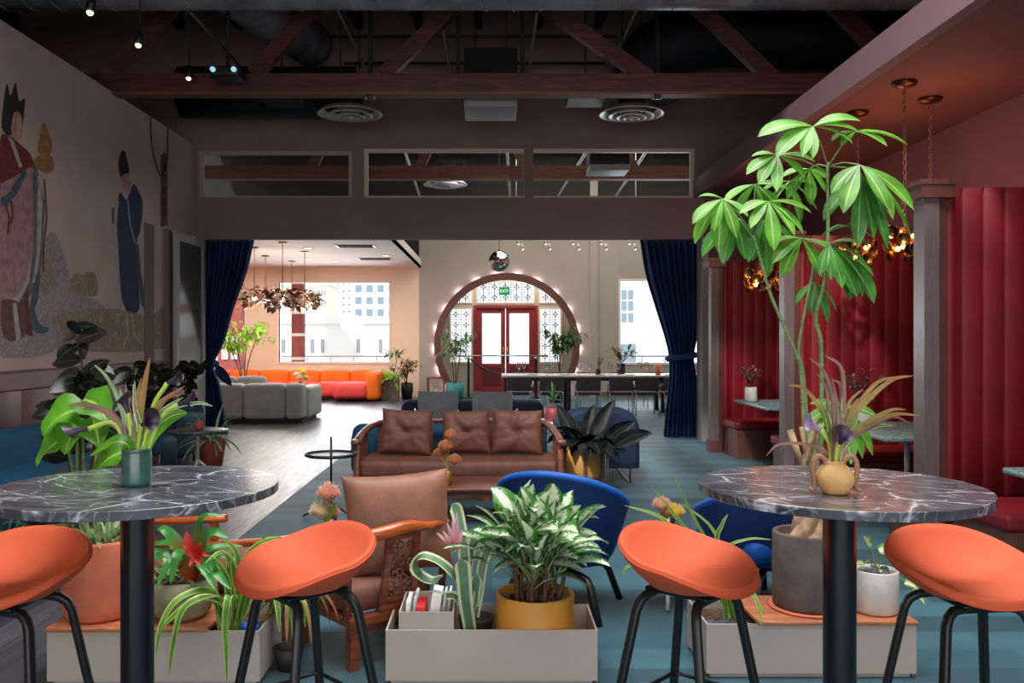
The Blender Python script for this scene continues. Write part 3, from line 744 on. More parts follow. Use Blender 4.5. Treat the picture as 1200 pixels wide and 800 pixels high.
# glass door folded back on the left wall
t = thing('glass_door', 'pale framed glass door folded open against the muralled wall', 'door', (LX+.13, 12.4, 0)); off = t.location
x0, x1, ya, yb, zt = LX+.09, LX+.14, 11.8, 12.98, 2.94
m = B(((x0,ya,0), (x1,ya+.12,zt)), ((x0,yb-.1,0), (x1,yb,zt)), ((x0,ya+.12,zt-.12), (x1,yb-.1,zt)), ((x0,ya+.12,0), (x1,yb-.1,1.08))); m.build('frame', 'frame_grey', t, off)
B(((x0+.02,ya+.12,1.08), (x0+.03,yb-.1,zt-.12))).build('pane', 'door_glass', t, off)
MB().tube([(x1+.03,ya+.06,.95), (x1+.03,ya+.06,1.2)], .012).build('handle', 'black_metal', t, off)
struct('trim_60', B(((LX+.002,11.05,1.2), (LX+.012,11.35,2.95)), ((LX+.002,11.72,0), (LX+.06,11.8,2.95))), 'skirt')
# ---------------------------------------------------------------- mural painted on the left wall
def wallp(px, py, lift=.004):
    D = 4.37*F/(VX-px); return Vector((LX+lift, D, EYE-(py-VY)*D/F))
mural = thing('wall_mural', 'faded mural of two robed court figures over pale scrolling clouds and rocks', 'mural', (LX, 9.5, 2.4))
def paint(name, polys):
    m = MB(); names = []
    for i, (mt, pts, smooth) in enumerate(polys):
        if mt not in names: names.append(mt)
        m.cur = names.index(mt); c = [Vector((p[0], p[1], 0)) for p in pts]
        if smooth:
            c2 = [c[-1]]+c+[c[0], c[1]]; out = []
            for k in range(1, len(c2)-2):
                for s in range(5):
                    t = s/5; a, b, d, e = c2[k-1], c2[k], c2[k+1], c2[k+2]
                    out.append(.5*((2*b)+(d-a)*t+(2*a-5*b+4*d-e)*t*t+(3*b-a-3*d+e)*t**3))
            c = out
        lift = .003+.0004*i
        m.ngon_prism([wallp(p.x, p.y, lift) for p in c], (-.002, 0, 0))
    o = m.build(name, names, mural, mural.location); return o
paint('painted_rocks', [
 ('mural_cloud', [(38,395),(42,360),(45,320),(52,285),(60,272),(70,282),(78,310),(84,335),(98,345),(112,352),(124,362),(128,380),(120,395),(60,402)], 1),
 ('mural_rock', [(46,325),(50,302),(60,308),(64,325),(60,340),(50,346)], 1),
 ('mural_rock', [(82,330),(88,320),(96,322),(102,318),(112,322),(114,345),(98,346),(84,340)], 1),
 ('mural_rock', [(62,372),(80,366),(110,362),(140,362),(178,372),(190,360),(196,358),(196,408),(160,412),(120,412),(80,410),(50,408)], 0),
 ('mural_cloud', [(0,380),(20,372),(60,380),(75,392),(60,412),(30,418),(0,415)], 1)])
line = lambda mt, pts, w: (mt, [(p[0]-w, p[1]) for p in pts]+[(p[0]+w, p[1]) for p in pts[::-1]], 0)
paint('painted_lady_in_pink', [
 ('mural_dark', [(2,150),(4,120),(8,98),(12,112),(18,97),(22,118),(29,116),(27,140),(24,160),(12,158)], 1),
 ('mural_skin', [(13,135),(22,132),(26,145),(25,158),(20,166),(14,160)], 1),
 ('mural_dark', [(6,128),(16,126),(14,140),(10,160),(4,150)], 1),
 ('mural_red', [(0,165),(8,158),(22,168),(36,182),(40,200),(34,215),(20,225),(6,232),(0,230)], 1),
 ('mural_white', [(8,158),(16,166),(26,196),(22,196)], 0),
 ('mural_pink', [(2,215),(20,205),(36,196),(42,210),(40,260),(34,310),(24,340),(8,352),(0,350),(0,225)], 1),
 ('mural_teal', [(0,232),(10,226),(18,212),(28,196),(30,204),(20,226),(8,240),(0,242)], 0),
 ('mural_grey', [(38,200),(42,192),(50,230),(52,236),(49,300),(44,335),(30,352),(22,354),(34,330),(38,290)], 0),
 ('mural_white', [(44,205),(47,203),(49,240),(46,300),(40,330),(37,332),(42,300)], 0),
 ('mural_teal', [(40,330),(46,320),(44,350),(40,362),(46,380),(56,384),(52,390),(40,388),(33,372)], 1),
 ('mural_brown', [(0,352),(10,350),(22,354),(30,348),(34,362),(34,385),(26,396),(12,400),(4,396),(0,380)], 0),
 ('mural_white', [(14,356),(18,354),(24,395),(18,400)], 0), ('mural_red', [(28,345),(32,336),(34,372),(38,394),(30,392)], 0),
 ('mural_gold', [(44,172),(50,144),(58,160),(60,172),(56,182),(46,180)], 1), ('mural_gold', [(40,186),(50,180),(60,184),(62,198),(52,202),(40,194)], 1),
 line('mural_red', [(6,240),(10,255),(8,275)], 1), line('mural_red', [(12,235),(14,250),(12,262)], 1), line('mural_red', [(51,210),(54,255),(50,290),(50,318)], .7)])
paint('painted_figure_in_blue', [
 ('mural_dark', [(139,196),(140,182),(145,176),(149,188),(151,202),(147,208),(141,206)], 1),
 ('mural_skin', [(143,206),(151,204),(154,214),(150,224),(145,220)], 1),
 ('mural_navy', [(140,226),(148,234),(156,216),(162,224),(167,240),(164,270),(160,285),(162,330),(163,360),(155,369),(147,362),(142,345),(139,300),(137,260)], 1),
 ('mural_white', [(133,250),(137,232),(139,236),(136,262),(138,300),(140,345),(143,360),(139,362),(134,330)], 0),
 ('mural_grey', [(131,245),(134,242),(134,262),(131,262)], 0),
 ('mural_teal', [(158,290),(162,285),(165,320),(170,350),(171,366),(165,355)], 0),
 line('mural_white', [(149,232),(152,262),(158,285)], .6), line('mural_white', [(148,368),(150,392),(144,404)], .8), line('mural_white', [(154,368),(157,392),(166,404)], .8)])
paint('painted_banner', [('mural_brown', [(188,183),(192,178),(196,183),(196,264),(188,266)], 0)]+[('mural_red', [(190,190+k*14),(195,190+k*14),(195,198+k*14),(190,199+k*14)], 0) for k in range(5)])

# ---------------------------------------------------------------- booths
XA = 2.87; DZ = 2.53
def divider(Dk, label, colw):
    t = thing('booth_divider', label, 'booth divider', (XA, Dk, 0), 0, 'tall red velvet booth dividers')
    off = t.location
    m = MB(); m.box((XA,Dk-.15,0), (XA+.10,Dk,DZ-.10)); m.build('post', 'column_wood', t, off)
    m = MB(); m.box((XA+.10,Dk-.12,0), (XA+.16,Dk+.10,DZ-.1)); m.build('side_board', 'booth_wood', t, off)
    m = MB(); m.box((XA-.035,Dk-.19,DZ-.10), (XA+.19,Dk+.12,DZ-.0)); m.box((XA-.05,Dk-.2,DZ-.015), (XA+.2,Dk+.13,DZ+.02)); m.build('capital', 'booth_wood', t, off)
    m = MB(); m.box((XA-.02,Dk-.17,0), (XA+.14,Dk+.02,.16)); m.build('plinth', 'booth_wood', t, off)
    # channelled upholstery, both faces: near face and far face, each a row of soft vertical channels
    for sg, nm in ((-1, 'velvet_panel'), (1, 'velvet_panel')):
        rows = []; x0, x1 = XA+.17, WX-.01; n = 10; st = 12; y = Dk-.02 if sg < 0 else Dk+.06
        for k in range(n*st+1):
            s = (k%st)/st; x = x0+(x1-x0)*k/(n*st); h = .020*math.sqrt(max(0, math.sin(PI*s))) if k % st else 0
            rows.append([Vector((x, y+sg*(h+.0), z)) for z in (.42, .44, DZ-.05, DZ-.01)])
            rows[-1][0].y = y; rows[-1][3].y = y
        m = MB(); m.grid(rows if sg < 0 else rows[::-1]); m.build(nm, 'red_velvet', t, off)
    m = MB(); m.rbox((XA+.205, Dk-.03, DZ/2+.2), (.085,.15,DZ-.44), .04, 4, 2); m.build('rolled_edge', 'red_velvet', t, off)
    m = MB(); m.box((XA+.16,Dk-.02,0), (WX-.005,Dk+.06,DZ-.005)); m.build('core', 'booth_wood', t, off)
    return t
labels = ['red velvet booth divider with wooden post, farthest, next to the right curtain', 'red velvet booth divider with grey post, middle of the three', 'tall bright red velvet booth divider with dark capped post, nearest, at right edge']
for D_, lb in zip((11.7, 8.81, 6.0), labels): divider(D_, lb, .1)
def bench(D0, D1, label):
    t = thing('booth_bench', label, 'bench', (3.03, (D0+D1)/2, 0), 0, 'red cushioned wooden booth benches'); off = t.location
    MB().box((3.03,D0,0), (WX-.01,D1,.36)).build('base', 'bench_wood', t, off)
    MB().rbox(((3.0+WX-.01)/2,(D0+D1)/2,.41), (WX-.01-3.0,D1-D0+.03,.1), .03, 3, 6).build('cushion', 'red_velvet', t, off)
    return t
bench(10.90, 11.49, 'red topped wooden bench against the farthest booth divider')
bench(8.96, 9.5, 'red topped bench in the far booth, behind the middle post')
bench(8.0, 8.60, 'red topped bench in the middle booth below its velvet wall')
bench(6.14, 6.72, 'red topped bench in the middle booth behind the nearest divider')
bench(5.15, 5.79, 'bright red bench seat at the right edge below the nearest divider')
def btable(D0, D1, label, legs):
    t = thing('booth_table', label, 'table', (3.5, (D0+D1)/2, 0), 0, 'green marble booth tables'); off = t.location
    MB().rbox(((2.95+WX-.02)/2,(D0+D1)/2,.735), (WX-.02-2.95,D1-D0,.035), .008, 1, 1).build('tabletop', 'marble_green', t, off)
    for x in legs: MB().tube([(x,(D0+D1)/2,.72), (x,(D0+D1)/2,.02)], .022, 12).build('leg', 'pipe_grey', t, off)
    MB().cyl((sum(legs)/len(legs),(D0+D1)/2,0), .22, .02, 28).build('base', 'black_metal', t, off)
    return t
btable(9.5, 10.75, 'small marble table in the far booth with a white flower pot', (3.33,))
btable(6.62, 7.9, 'greenish marble table in the middle booth behind the vase leaves', (3.42, 3.54))
btable(3.95, 5.1, 'greenish marble table corner at the right picture edge', (3.6,))
# little plant on far booth table, and one in the middle booth
def twig_pot(loc, label, name, potmat, leafm, s=1.0, cat='potted plant', hh=.3, nb=14, seed=1):
    r = random.Random(seed); t = thing(name, label, cat, loc)
    MB().lathe([(0,0), (.045*s,0), (.055*s,.02*s), (.052*s,.13*s), (.046*s,.135*s), (.044*s,.02*s), (0,.02*s)], seg=20, cap=False).build('pot', potmat, t)
    st = MB(); lf = MB()
    for k in range(nb):
        a = r.uniform(0, 2*PI); ln = r.uniform(.6, 1)*hh; e = Vector((math.cos(a)*ln*.55, math.sin(a)*ln*.55, .13*s+ln)); b = Vector((0,0,.1*s))
        c = curve_pts([b, (b+e)/2+Vector((0,0,.03)), e], 4); st.tube(c, .0025*s**.5, 5)
        for q in c[3:]:
            for j in range(2): lf.leaf(q, (r.uniform(-1,1), r.uniform(-1,1), r.uniform(-.2,.8)), .045*s, .022*s, droop=.4, n=3)
    st.build('stems', 'brown_stem', t); lf.build('foliage', leafm, t); return t
twig_pot(P(880,468,10.3)*1.0, 'small white pot of wispy stems on the far booth table', 'potted_plant', 'white_stone', 'leaf_purple', 1.3, hh=.28, seed=3).location.z = .7525
twig_pot((XX(1012,7.2),7.2,.7525), 'pot of wispy dark sprigs on the middle booth table', 'potted_plant', 'white_stone', 'leaf_purple', 1.2, hh=.34, seed=5)

# brass cluster pendants on chains from the soffit
def chain(m, p0, p1, L=.05, r=.004):
    p0, p1 = Vector(p0), Vector(p1); n = int((p0-p1).length/(L*.78)); d = (p1-p0)/n
    for k in range(n):
        c = p0+d*(k+.5); ax = Vector((1,0,0)) if k % 2 else Vector((0,1,0))
        m.tube([c+Vector((0,0,1))*(L/2)*math.cos(a)+ax*.013*math.sin(a) for a in [2*PI*j/8 for j in range(8)]], r, 4, True)
def booth_pendant(loc, label, drop):
    r = random.Random(int(loc[1]*100)); t = thing('chain_pendant', label, 'pendant lamp', loc, 0, 'brass cluster pendants over the booths')
    MB().lathe([(0,0), (.09,0), (.1,-.012), (.085,-.03), (.03,-.045), (0,-.05)], seg=24).build('canopy', 'brass_dark', t)
    m = MB(); chain(m, (0,0,-.04), (0,0,-drop+.1)); m.build('chain', 'chain', t)
    for k in range(20):
        a = k*2.4; z = -drop+.10*math.cos(k*1.1); rr = .13*math.sqrt(1-((z+drop)/.16)**2) if abs(z+drop) < .16 else .05
        m = MB(); c = Vector((rr*math.cos(a), rr*math.sin(a), z)); d = Vector((math.cos(a), math.sin(a), -.2)); old = m.T
        q = d.to_track_quat('Z', 'Y').to_matrix().to_4x4(); m.T = Matrix.Translation(c) @ q
        m.lathe([(0,0), (.03,.004), (.048,.02), (.05,.036), (.046,.034), (.03,.012), (0,.008)], seg=12, cap=False); m.build('shade_cup', 'brass' if k % 3 else 'brass_dark', t)
    for k in range(5):
        a = k*2*PI/5+.4; MB().sphere((.10*math.cos(a), .10*math.sin(a), -drop+.05*(-1)**k), .02, 10, 6).build('bulb', 'glow_warm', t)
    return t
for (px, py, D_, X_, lb) in ((1060,96,7.12,0,'brass cluster pendant on the long chain hanging nearest the soffit edge, middle booth'), (1090,115,7.6,0,'brass cluster pendant whose chain drops behind the nearest divider post'),
        (1005,131,8.06,0,'brass cluster pendant glowing behind the tall plant leaves'), (890,215,10.0,0,'brass cluster pendant over the far booth table'), (925,206,10.5,0,'brass cluster pendant in the far booth beside the middle post')):
    x = XX(px, D_); booth_pendant((x, D_, 3.568), lb, 3.568-2.28 if D_ < 9.5 else 3.568-2.16)
# ---------------------------------------------------------------- shared furniture builders
def pillow(mb, c, w, h, t, rot, seed=0, tuft=True):
    """square cushion standing in the local x-z plane, wrinkled towards its centre"""
    T = Matrix.Translation(c) @ rot.to_4x4(); n = 22; r = random.Random(seed); ph = r.uniform(0, 6)
    front = []; back = []
    for i in range(n+1):
        fr = []; bk = []
        for j in range(n+1):
            u = -1+2*i/n; v = -1+2*j/n
            su = math.sin(u*PI/2); sv = math.sin(v*PI/2)
            x = su*w/2*(1-.07*(1-sv*sv)); z = sv*h/2*(1-.07*(1-su*su))
            th = t/2*(max(0, (1-su**4))*max(0, (1-sv**4)))**.42
            rad = math.sqrt(su*su+sv*sv); an = math.atan2(sv, su)
            wr = .07*t*math.sin(an*8+ph+2*math.sin(an*3+ph)+3*rad)*math.sin(PI*min(1, rad))*1.6
            tf = -.42*t*math.exp(-(rad/.13)**2) if tuft else 0
            crease = -.10*t*math.exp(-((sv-.25*su)/.09)**2)*math.exp(-(rad/.6)**2)
            y = th+(wr+tf+crease)*(1 if th > .01*t else 0)
            fr.append(T @ Vector((x, -y, z))); bk.append(T @ Vector((x, th*.9, z)))
        front.append(fr); back.append(bk[::-1])
    mb.grid(front[::-1]); mb.grid([b for b in back][::-1]); return mb
RX = lambda a: Matrix.Rotation(a, 3, 'X')
RY = lambda a: Matrix.Rotation(a, 3, 'Y')
RZ = lambda a: Matrix.Rotation(a, 3, 'Z')
# ---------------------------------------------------------------- long wooden sofa
def wooden_sofa():
    W, D = 1.93, .72; x0, x1 = -W/2, W/2
    loc = ((XX(415,8.1)+XX(660,8.1))/2, 8.1, 0)
    t = thing('wooden_sofa', 'low carved wooden sofa with curved arms and brown velvet seat behind the wooden coffee table', 'sofa', loc)
    w = 'wood_red'
    m = MB(); m.box((x0-.01,-.02,.165), (x1+.01,.05,.205)); m.box((x0-.01,D-.05,.165), (x1+.01,D+.02,.205)); m.box((x0-.01,.05,.165), (x0+.06,D-.05,.205)); m.box((x1-.06,.05,.165), (x1+.01,D-.05,.205)); m.box((x0+.06,.05,.17), (x1-.06,D-.05,.19)); m.build('seat_frame', w, t)
    MB().box((x0+.03,0,.125), (x1-.03,.03,.165)).build('apron', w, t)
    for x in (x0+.035, x1-.035, -.25, .25):
        for y in (.02, D-.03):
            if abs(x) < .5 and y > .1: continue
            MB().box((x-.03,y-.02,0), (x+.03,y+.035,.165)).build('leg', w, t)
    for s in (-1, 1):
        xx = s*(W/2-.03)
        pts = curve_pts([(xx,-.02,.205), (xx,.0,.40), (xx-s*.005,.02,.50), (xx,.04,.545), (xx-s*.01,.20,.585), (xx-s*.06,.44,.64), (xx-s*.13,.64,.66)], 7)
        MB().tube(pts, 1, 10, flat=(.032,.027)).build('arm', w, t)
        MB().rbox((xx+s*.01,-.015,.545), (.085,.10,.05), .02, 2, 1).build('scroll', w, t)
        for (y, z) in ((.2,.56), (.42,.61)): MB().box((xx-s*.02-.018,y-.018,.2), (xx-s*.02+.018,y+.018,z)).build('arm_post', w, t)
        MB().box((s*(W/2-.16)-.025,D-.08,.2), (s*(W/2-.16)+.025,D-.03,.66)).build('back_post', w, t)
    MB().tube(curve_pts([(x0+.13,D-.07,.66), (x0+.5,D-.03,.675), (0,D-.02,.68), (x1-.5,D-.03,.675), (x1-.13,D-.07,.66)], 6), 1, 10, flat=(.032,.027)).build('top_rail', w, t)
    for x in (-.31, .31): MB().box((x-.03,D-.06,.2), (x+.03,D-.03,.67)).build('back_splat', w, t)
    MB().rbox((0,.34,.285), (W-.10,.68,.17), .05, 4, 8, .01).build('seat_cushion', 'brown_velvet', t)
    return t
ws = wooden_sofa(); wx = ws.location.x
for k, (px, w_, hh, sd, lb) in enumerate(((476,.50,.42,3,'square brown velvet cushion with a centre tuft at the left of the wooden sofa'), (546,.47,.40,8,'brown velvet cushion in the middle of the wooden sofa, behind the orange flowers'), (606,.49,.41,12,'square brown velvet cushion at the right of the wooden sofa'))):
    x = XX(px, 8.42)
    m = MB(); pillow(m, (0,0,.225), w_, hh+.02, .17, RX(-.22) @ RZ(.04*(k-1)) @ RY((.05,-.03,.02)[k]), sd)
    o = m.build('velvet_cushion', 'brown_velvet'); o.location = (x, 8.46, .375); tag(o, lb, 'cushion', 'brown cushions on the wooden sofa')
# blue velvet sofa behind it
def soft_sofa(name, label, loc, size, mat, back=True, cat='sofa', rz=0, arms=True, legs='black_metal', seat_h=.40, group=None, rad=.14, bk=.16):
    W, D, H = size; t = thing(name, label, cat, loc, rz, group)
    MB().rbox((0,D/2,(seat_h+.12)/2+.03), (W-(.2 if arms else 0),D-.04,seat_h-.12), .06, 3, 3).build('seat', mat, t)
    if back: MB().rbox((0,D-bk/2,(H+.12)/2), (W,bk,H-.12), min(rad,bk/2), 4, 4).build('backrest', mat, t)
    if arms:
        for s in (-1, 1): MB().rbox((s*(W/2-.07),D/2,(H*.86+.12)/2), (.15,D,H*.86-.12), .07, 4, 3).build('arm', mat, t)
    for sx in (-1,1):
        for sy in (0,1): MB().cyl((sx*(W/2-.12), .08 if sy == 0 else D-.1, 0), .014, .13, 10).build('leg', legs, t)
    return t
soft_sofa('velvet_sofa', 'teal velvet sofa back to back with the wooden sofa, rounded ends showing past its arms', ((XX(413,9.1)+XX(640,9.1))/2, 9.75, 0), (2.0,.78,.62), 'teal_velvet', rz=PI, bk=.22).location.y = 9.74
# dark blue rounded sofa end with sled legs
t = thing('velvet_sofa', 'navy velvet sofa with rounded back behind the dark leaved plant', 'sofa', (1.12, 9.4, 0)); m = MB()
def round_back(m, x0, x1, y0, y1, z0, z1, r):
    n = 14; prof = [(x0, z0)]+[(x0+r-r*math.cos(PI/2*k/n), z1-r+r*math.sin(PI/2*k/n)) for k in range(n+1)]+[(x1-r+r*math.sin(PI/2*k/n), z1-r+r*math.cos(PI/2*k/n)) for k in range(n+1)]+[(x1, z0)]
    e = .05; rows = []
    for (y, q) in ((y0+e, -e), (y0+.015, -.015), (y0, 0)) if 0 else ((y0, e), (y0+.015, .015), (y0+e, 0), (y1-e, 0), (y1-.015, .015), (y1, e)):
        cx_, cz_ = (x0+x1)/2, (z0+z1)/2; rows.append([Vector((cx_+(p[0]-cx_)*(1-q/(x1-x0)*2), y, z0+(p[1]-z0)*(1-q/(z1-z0)))) for p in prof])
    m.grid(rows); a = [m.vert(p) for p in rows[0]]; m.face(a); a = [m.vert(p) for p in rows[-1]]; m.face(a[::-1])
m = MB(); round_back(m, -.42, .40, -.35, -.10, .16, .78, .24); m.build('backrest', 'navy_sofa', t)
MB().rbox((0,.35,.30), (.78,1.0,.26), .06, 3, 3).build('seat', 'teal_velvet', t)
m = MB(); round_back(m, .22, .40, -.12, .85, .16, .62, .08); m.build('arm', 'navy_sofa', t); m = MB(); round_back(m, -.42, -.24, -.12, .85, .16, .62, .08); m.build('arm', 'navy_sofa', t)
for sx in (-.3, .3):
    MB().tube([(sx,-.32,.17), (sx,-.32,.01), (sx,.8,.01), (sx,.8,.17)], .008, 6).build('sled_leg', 'black_metal', t)
# wooden coffee table with flower vase
t = thing('coffee_table', 'long low reddish wooden coffee table in front of the wooden sofa', 'coffee table', ((XX(438,7.05)+XX(655,7.05))/2, 7.0, 0)); W = 1.46; D = .62
MB().rbox((0,D/2,.29), (W,D,.035), .012, 2, 2).build('tabletop', 'wood_red', t)
MB().box((-W/2+.04,.03,.215), (W/2-.04,.05,.272)).box((-W/2+.04,D-.05,.215), (W/2-.04,D-.03,.272)).build('apron', 'wood_red', t)
for sx in (-1,1):
    for y in (.05, D-.05): MB().box((sx*(W/2-.075)-.03,y-.03,0), (sx*(W/2-.075)+.03,y+.03,.272)).build('leg', 'wood_red', t)
def mum(parent, c, r, mat, up=(0,0,1), nm='flower'):
    """pompon chrysanthemum"""
    m = MB(); rr = random.Random(int(abs(c[0]*1000+c[2]*777))); up = Vector(up).normalized()
    m.sphere(c, r*.45, 10, 6)
    NP = 130
    for k in range(NP):
        z = 1-1.3*(k+.5)/NP; a = k*2.39996; s_ = math.sqrt(max(0, 1-z*z)); d = Vector((s_*math.cos(a), s_*math.sin(a), z)); d = up.rotation_difference(Vector((0,0,1))).inverted() @ d
        m.leaf(Vector(c)+d*r*.3, d, r*rr.uniform(.6,.85), r*.24, up, -.6, .5, 3, 'oval')
    return m.build(nm, mat, parent)
def vase_of_mums(loc, label, heads, vmat, vprof, mat, r=.05, name='flower_vase'):
    t = thing(name, label, 'vase of flowers', loc)
    MB().lathe(vprof, seg=20, cap=False).build('vase', vmat, t); top = vprof[2][1]
    st = MB()
    for h in heads: st.tube(curve_pts([(0,0,top*.5), (h[0]*.3,h[1]*.3,top+(h[2]-top)*.5), (h[0],h[1],h[2]-r*.3)], 5), .003, 6)
    st.build('stems', 'lime_stem', t)
    for k, h in enumerate(heads): mum(t, h[:3], r*(h[3] if len(h) > 3 else 1), mat[k % len(mat)])
    return t
D_ = 7.15; bx0 = XX(524.5,D_)
vase_of_mums((bx0, D_, .308), 'small gold vase with four orange mums on the wooden coffee table', [(XX(528,D_)-bx0,0,ZZ(511,D_)-.308,.95), (XX(522,D_)-bx0,-.02,ZZ(524,D_)-.308,1.1), (XX(514,D_)-bx0,.02,ZZ(532,D_)-.308,.8), (XX(533,D_)-bx0,-.03,ZZ(540,D_)-.308,1.05)],
  'gold_vase', [(0,0), (.032,0), (.033,.115), (.029,.117), (.028,.01), (0,.01)], ['petal_orange'], .062)
# round black side table with post at left of sofa
t = thing('side_table', 'thin black ring topped side table with a tall centre post left of the wooden sofa', 'side table', (XX(388,7.5), 7.5, 0))
MB().tube([(.21*math.cos(a),.21*math.sin(a),.51) for a in [2*PI*k/36 for k in range(36)]], .014, 8, True).build('rim', 'ring_black', t)
MB().cyl((0,0,.498), .205, .012, 36).build('tray', 'black_metal', t)
MB().tube([(0,0,.06), (0,0,.66)], .010, 8).build('post', 'ring_black', t)
for k in range(3):
    a = 2*PI*k/3+3.6; MB().tube([(0,0,.1), (.24*math.cos(a),.24*math.sin(a),.008)], .009, 8).build('leg', 'ring_black', t)
# planter on wooden stand with dark plant
def strap_plant_leaves(m, n, r0, L, W, c=(0,0,0), lift=(.5,1.2), droop=(.8,1.8), seed=1, shape='oval', fold=.2, wave=0, nseg=7):
    r = random.Random(seed)
    for k in range(n):
        a = k*2.39996+r.uniform(-.3,.3); e = r.uniform(*lift); d = Vector((math.cos(a)*math.cos(e), math.sin(a)*math.cos(e), math.sin(e)))
        m.leaf(Vector(c)+Vector((math.cos(a)*r0*r.random(), math.sin(a)*r0*r.random(), 0)), d, L*r.uniform(.7,1.15), W*r.uniform(.75,1.15), (0,0,1), r.uniform(*droop), fold, nseg, shape, r.uniform(-.4,.4), wave)
t = thing('plant_stand', 'mustard planter in a wooden stand holding a big dark leaved plant', 'potted plant', (XX(683,8.7), 8.7, 0))
MB().lathe([(0,.12), (.15,.12), (.175,.15), (.18,.44), (.165,.445), (.16,.40), (0,.40)], seg=32, cap=False).build('pot', 'yellow_pot', t)
MB().lathe([(0,.405), (.16,.405)], seg=24, cap=False).build('soil', 'soil', t)
for k in range(4):
    a = PI/2*k-PI/2; c, s = math.cos(a), math.sin(a); MB().bar((c*.198,s*.198,0), (c*.198,s*.198,.38), .03, .026, (c,s,0)).build('leg', 'wood_red', t)
MB().bar((-.19,0,.10), (.19,0,.10), .025, .03).bar((0,-.19,.10), (0,.19,.10), .025, .03).build('cross_brace', 'wood_red', t)
m = MB(); strap_plant_leaves(m, 16, .08, .46, .15, (.05,0,.44), (.5,1.2), (.6,1.5), 4, 'oval', .3, .15); strap_plant_leaves(m, 20, .12, .36, .16, (.06,0,.45), (.25,.9), (.5,1.5), 9, 'oval', .3, .25)
for dx, dy, L in ((.28,0,.52), (.12,.05,.42), (-.25,0,.45), (.6,-.1,.42), (.9,-.2,.42)): m.leaf((dx*.3,dy,.44), (dx,dy,1), L, .15, (0,-1,0), .7, .4, 7)
m.build('foliage', 'leaf_dark', t)
# white wire side table
t = thing('side_table', 'small white wire framed side table right of the mustard planter', 'side table', (XX(694,8.9)+.0, 8.75, 0)); x0, x1 = .16, .36
for x in (x0, x1): pass
x1 = XX(719,8.4)-t.location.x; x0 = x1-.24; y0, y1 = -.35, -.05+.1
MB().box((x0,.06,.40), (x1,.27,.42)).build('tabletop', 'white_top', t)
for x in (x1,): 
    MB().tube([(x,.07,.41), (x,.07,.008), (x,.26,.008), (x,.26,.41)], .008, 6).build('frame', 'white_metal', t)
MB().tube([(x0,.07,.41), (x0,.07,.008), (x0,.26,.008), (x0,.26,.41)], .008, 6).build('frame', 'white_metal', t)
# low white table with red pot
t = thing('coffee_table', 'low pale topped table with the small red pot, behind the wooden sofa on its right', 'coffee table', (XX(668,11.5), 11.5, 0))
MB().rbox((0,0,.41), (.75,.6,.03), .01, 2, 1).build('tabletop', 'white_top', t)
for sx in (-.33,.33):
    for sy in (-.25,.25): MB().cyl((sx,sy,0), .012, .40, 8).build('leg', 'black_metal', t)
t = thing('potted_aloe', 'spiky little plant in a dark red pot on the low pale table', 'potted plant', (XX(648,11.4), 11.4, .4255))
MB().lathe([(0,0), (.12,0), (.15,.02), (.155,.2), (.135,.2), (.13,.17), (0,.17)], seg=24, cap=False).build('pot', 'red_pot', t)
m = MB(); m.tube([(0,0,.15), (.01,0,.30)], .012, 6); m.build('stem', 'brown_stem', t); m = MB(); strap_plant_leaves(m, 16, .02, .27, .04, (.01,0,.3), (.2,1.5), (.2,.9), 3, 'strap'); m.build('foliage', 'leaf_green', t); t.scale = (.72,.72,.9)
# blue bench and two grey lounge chairs
t = thing('velvet_bench', 'long navy blue sofa behind the two grey lounge chairs', 'sofa', ((XX(470,13.2)+XX(637,13.2))/2, 12.6, 0))
MB().rbox((0,.62,.37), (2.14,.28,.42), .14, 4, 4).build('backrest', 'navy_sofa', t); MB().rbox((0,.25,.27), (2.04,.62,.28), .08, 3, 4).build('seat', 'teal_velvet', t)
for sx in (-.9,.9):
    for sy in (.05,.65): MB().cyl((sx,sy,0), .015, .18, 8).build('leg', 'black_metal', t)
def grey_chair(loc, label, rz):
    t = thing('lounge_chair', label, 'armchair', loc, rz, 'grey lounge chairs')
    def bend(q): q.y += -.25*(q.x**2); return q
    m = MB(); n = 12; rows = []
    for i in range(n+1):
        v = i/n; row = []; z = .34+.46*v
        for j in range(17):
            u = -1+2*j/16; hw = .23+.03*v**2+.02*math.sin(v*PI); top = .02*abs(u)**3*v
            row.append(Vector((u*hw, -.08*u*u-.10*v+.0, z+top)))
        rows.append(row)
    m.grid(rows[::-1]); m.grid([[p+Vector((0,.05,0)) for p in r] for r in rows]); m.grid([[rows[-1][j], rows[-1][j]+Vector((0,.05,0))] for j in range(17)][::1]); 
    for e in (0, 16): m.grid([[rows[i][e], rows[i][e]+Vector((0,.05,0))] for i in range(n+1)][::(1 if e == 0 else -1)])
    m.build('backrest', 'chair_grey', t)
    MB().rbox((0,.3,.34), (.48,.52,.10), .045, 3, 3).build('seat', 'chair_grey', t)
    for s in (-1,1):
        MB().tube([(s*.20,.0,.30), (s*.28,-.02,.02), (s*.28,.0,.012), (s*.28,.5,.012), (s*.28,.52,.03), (s*.28,.50,.52), (s*.28,.48,.535), (s*.28,.06,.535), (s*.24,.0,.50)], .011, 8).build('sled_frame', 'white_metal', t)
    return t
grey_chair((XX(513,11.6), 11.55, 0), 'grey lounge chair seen from behind, above the left cushion of the wooden sofa', 0.12)
grey_chair((XX(578,11.6), 11.5, 0), 'grey lounge chair seen from behind, right one of the pair', -0.1)
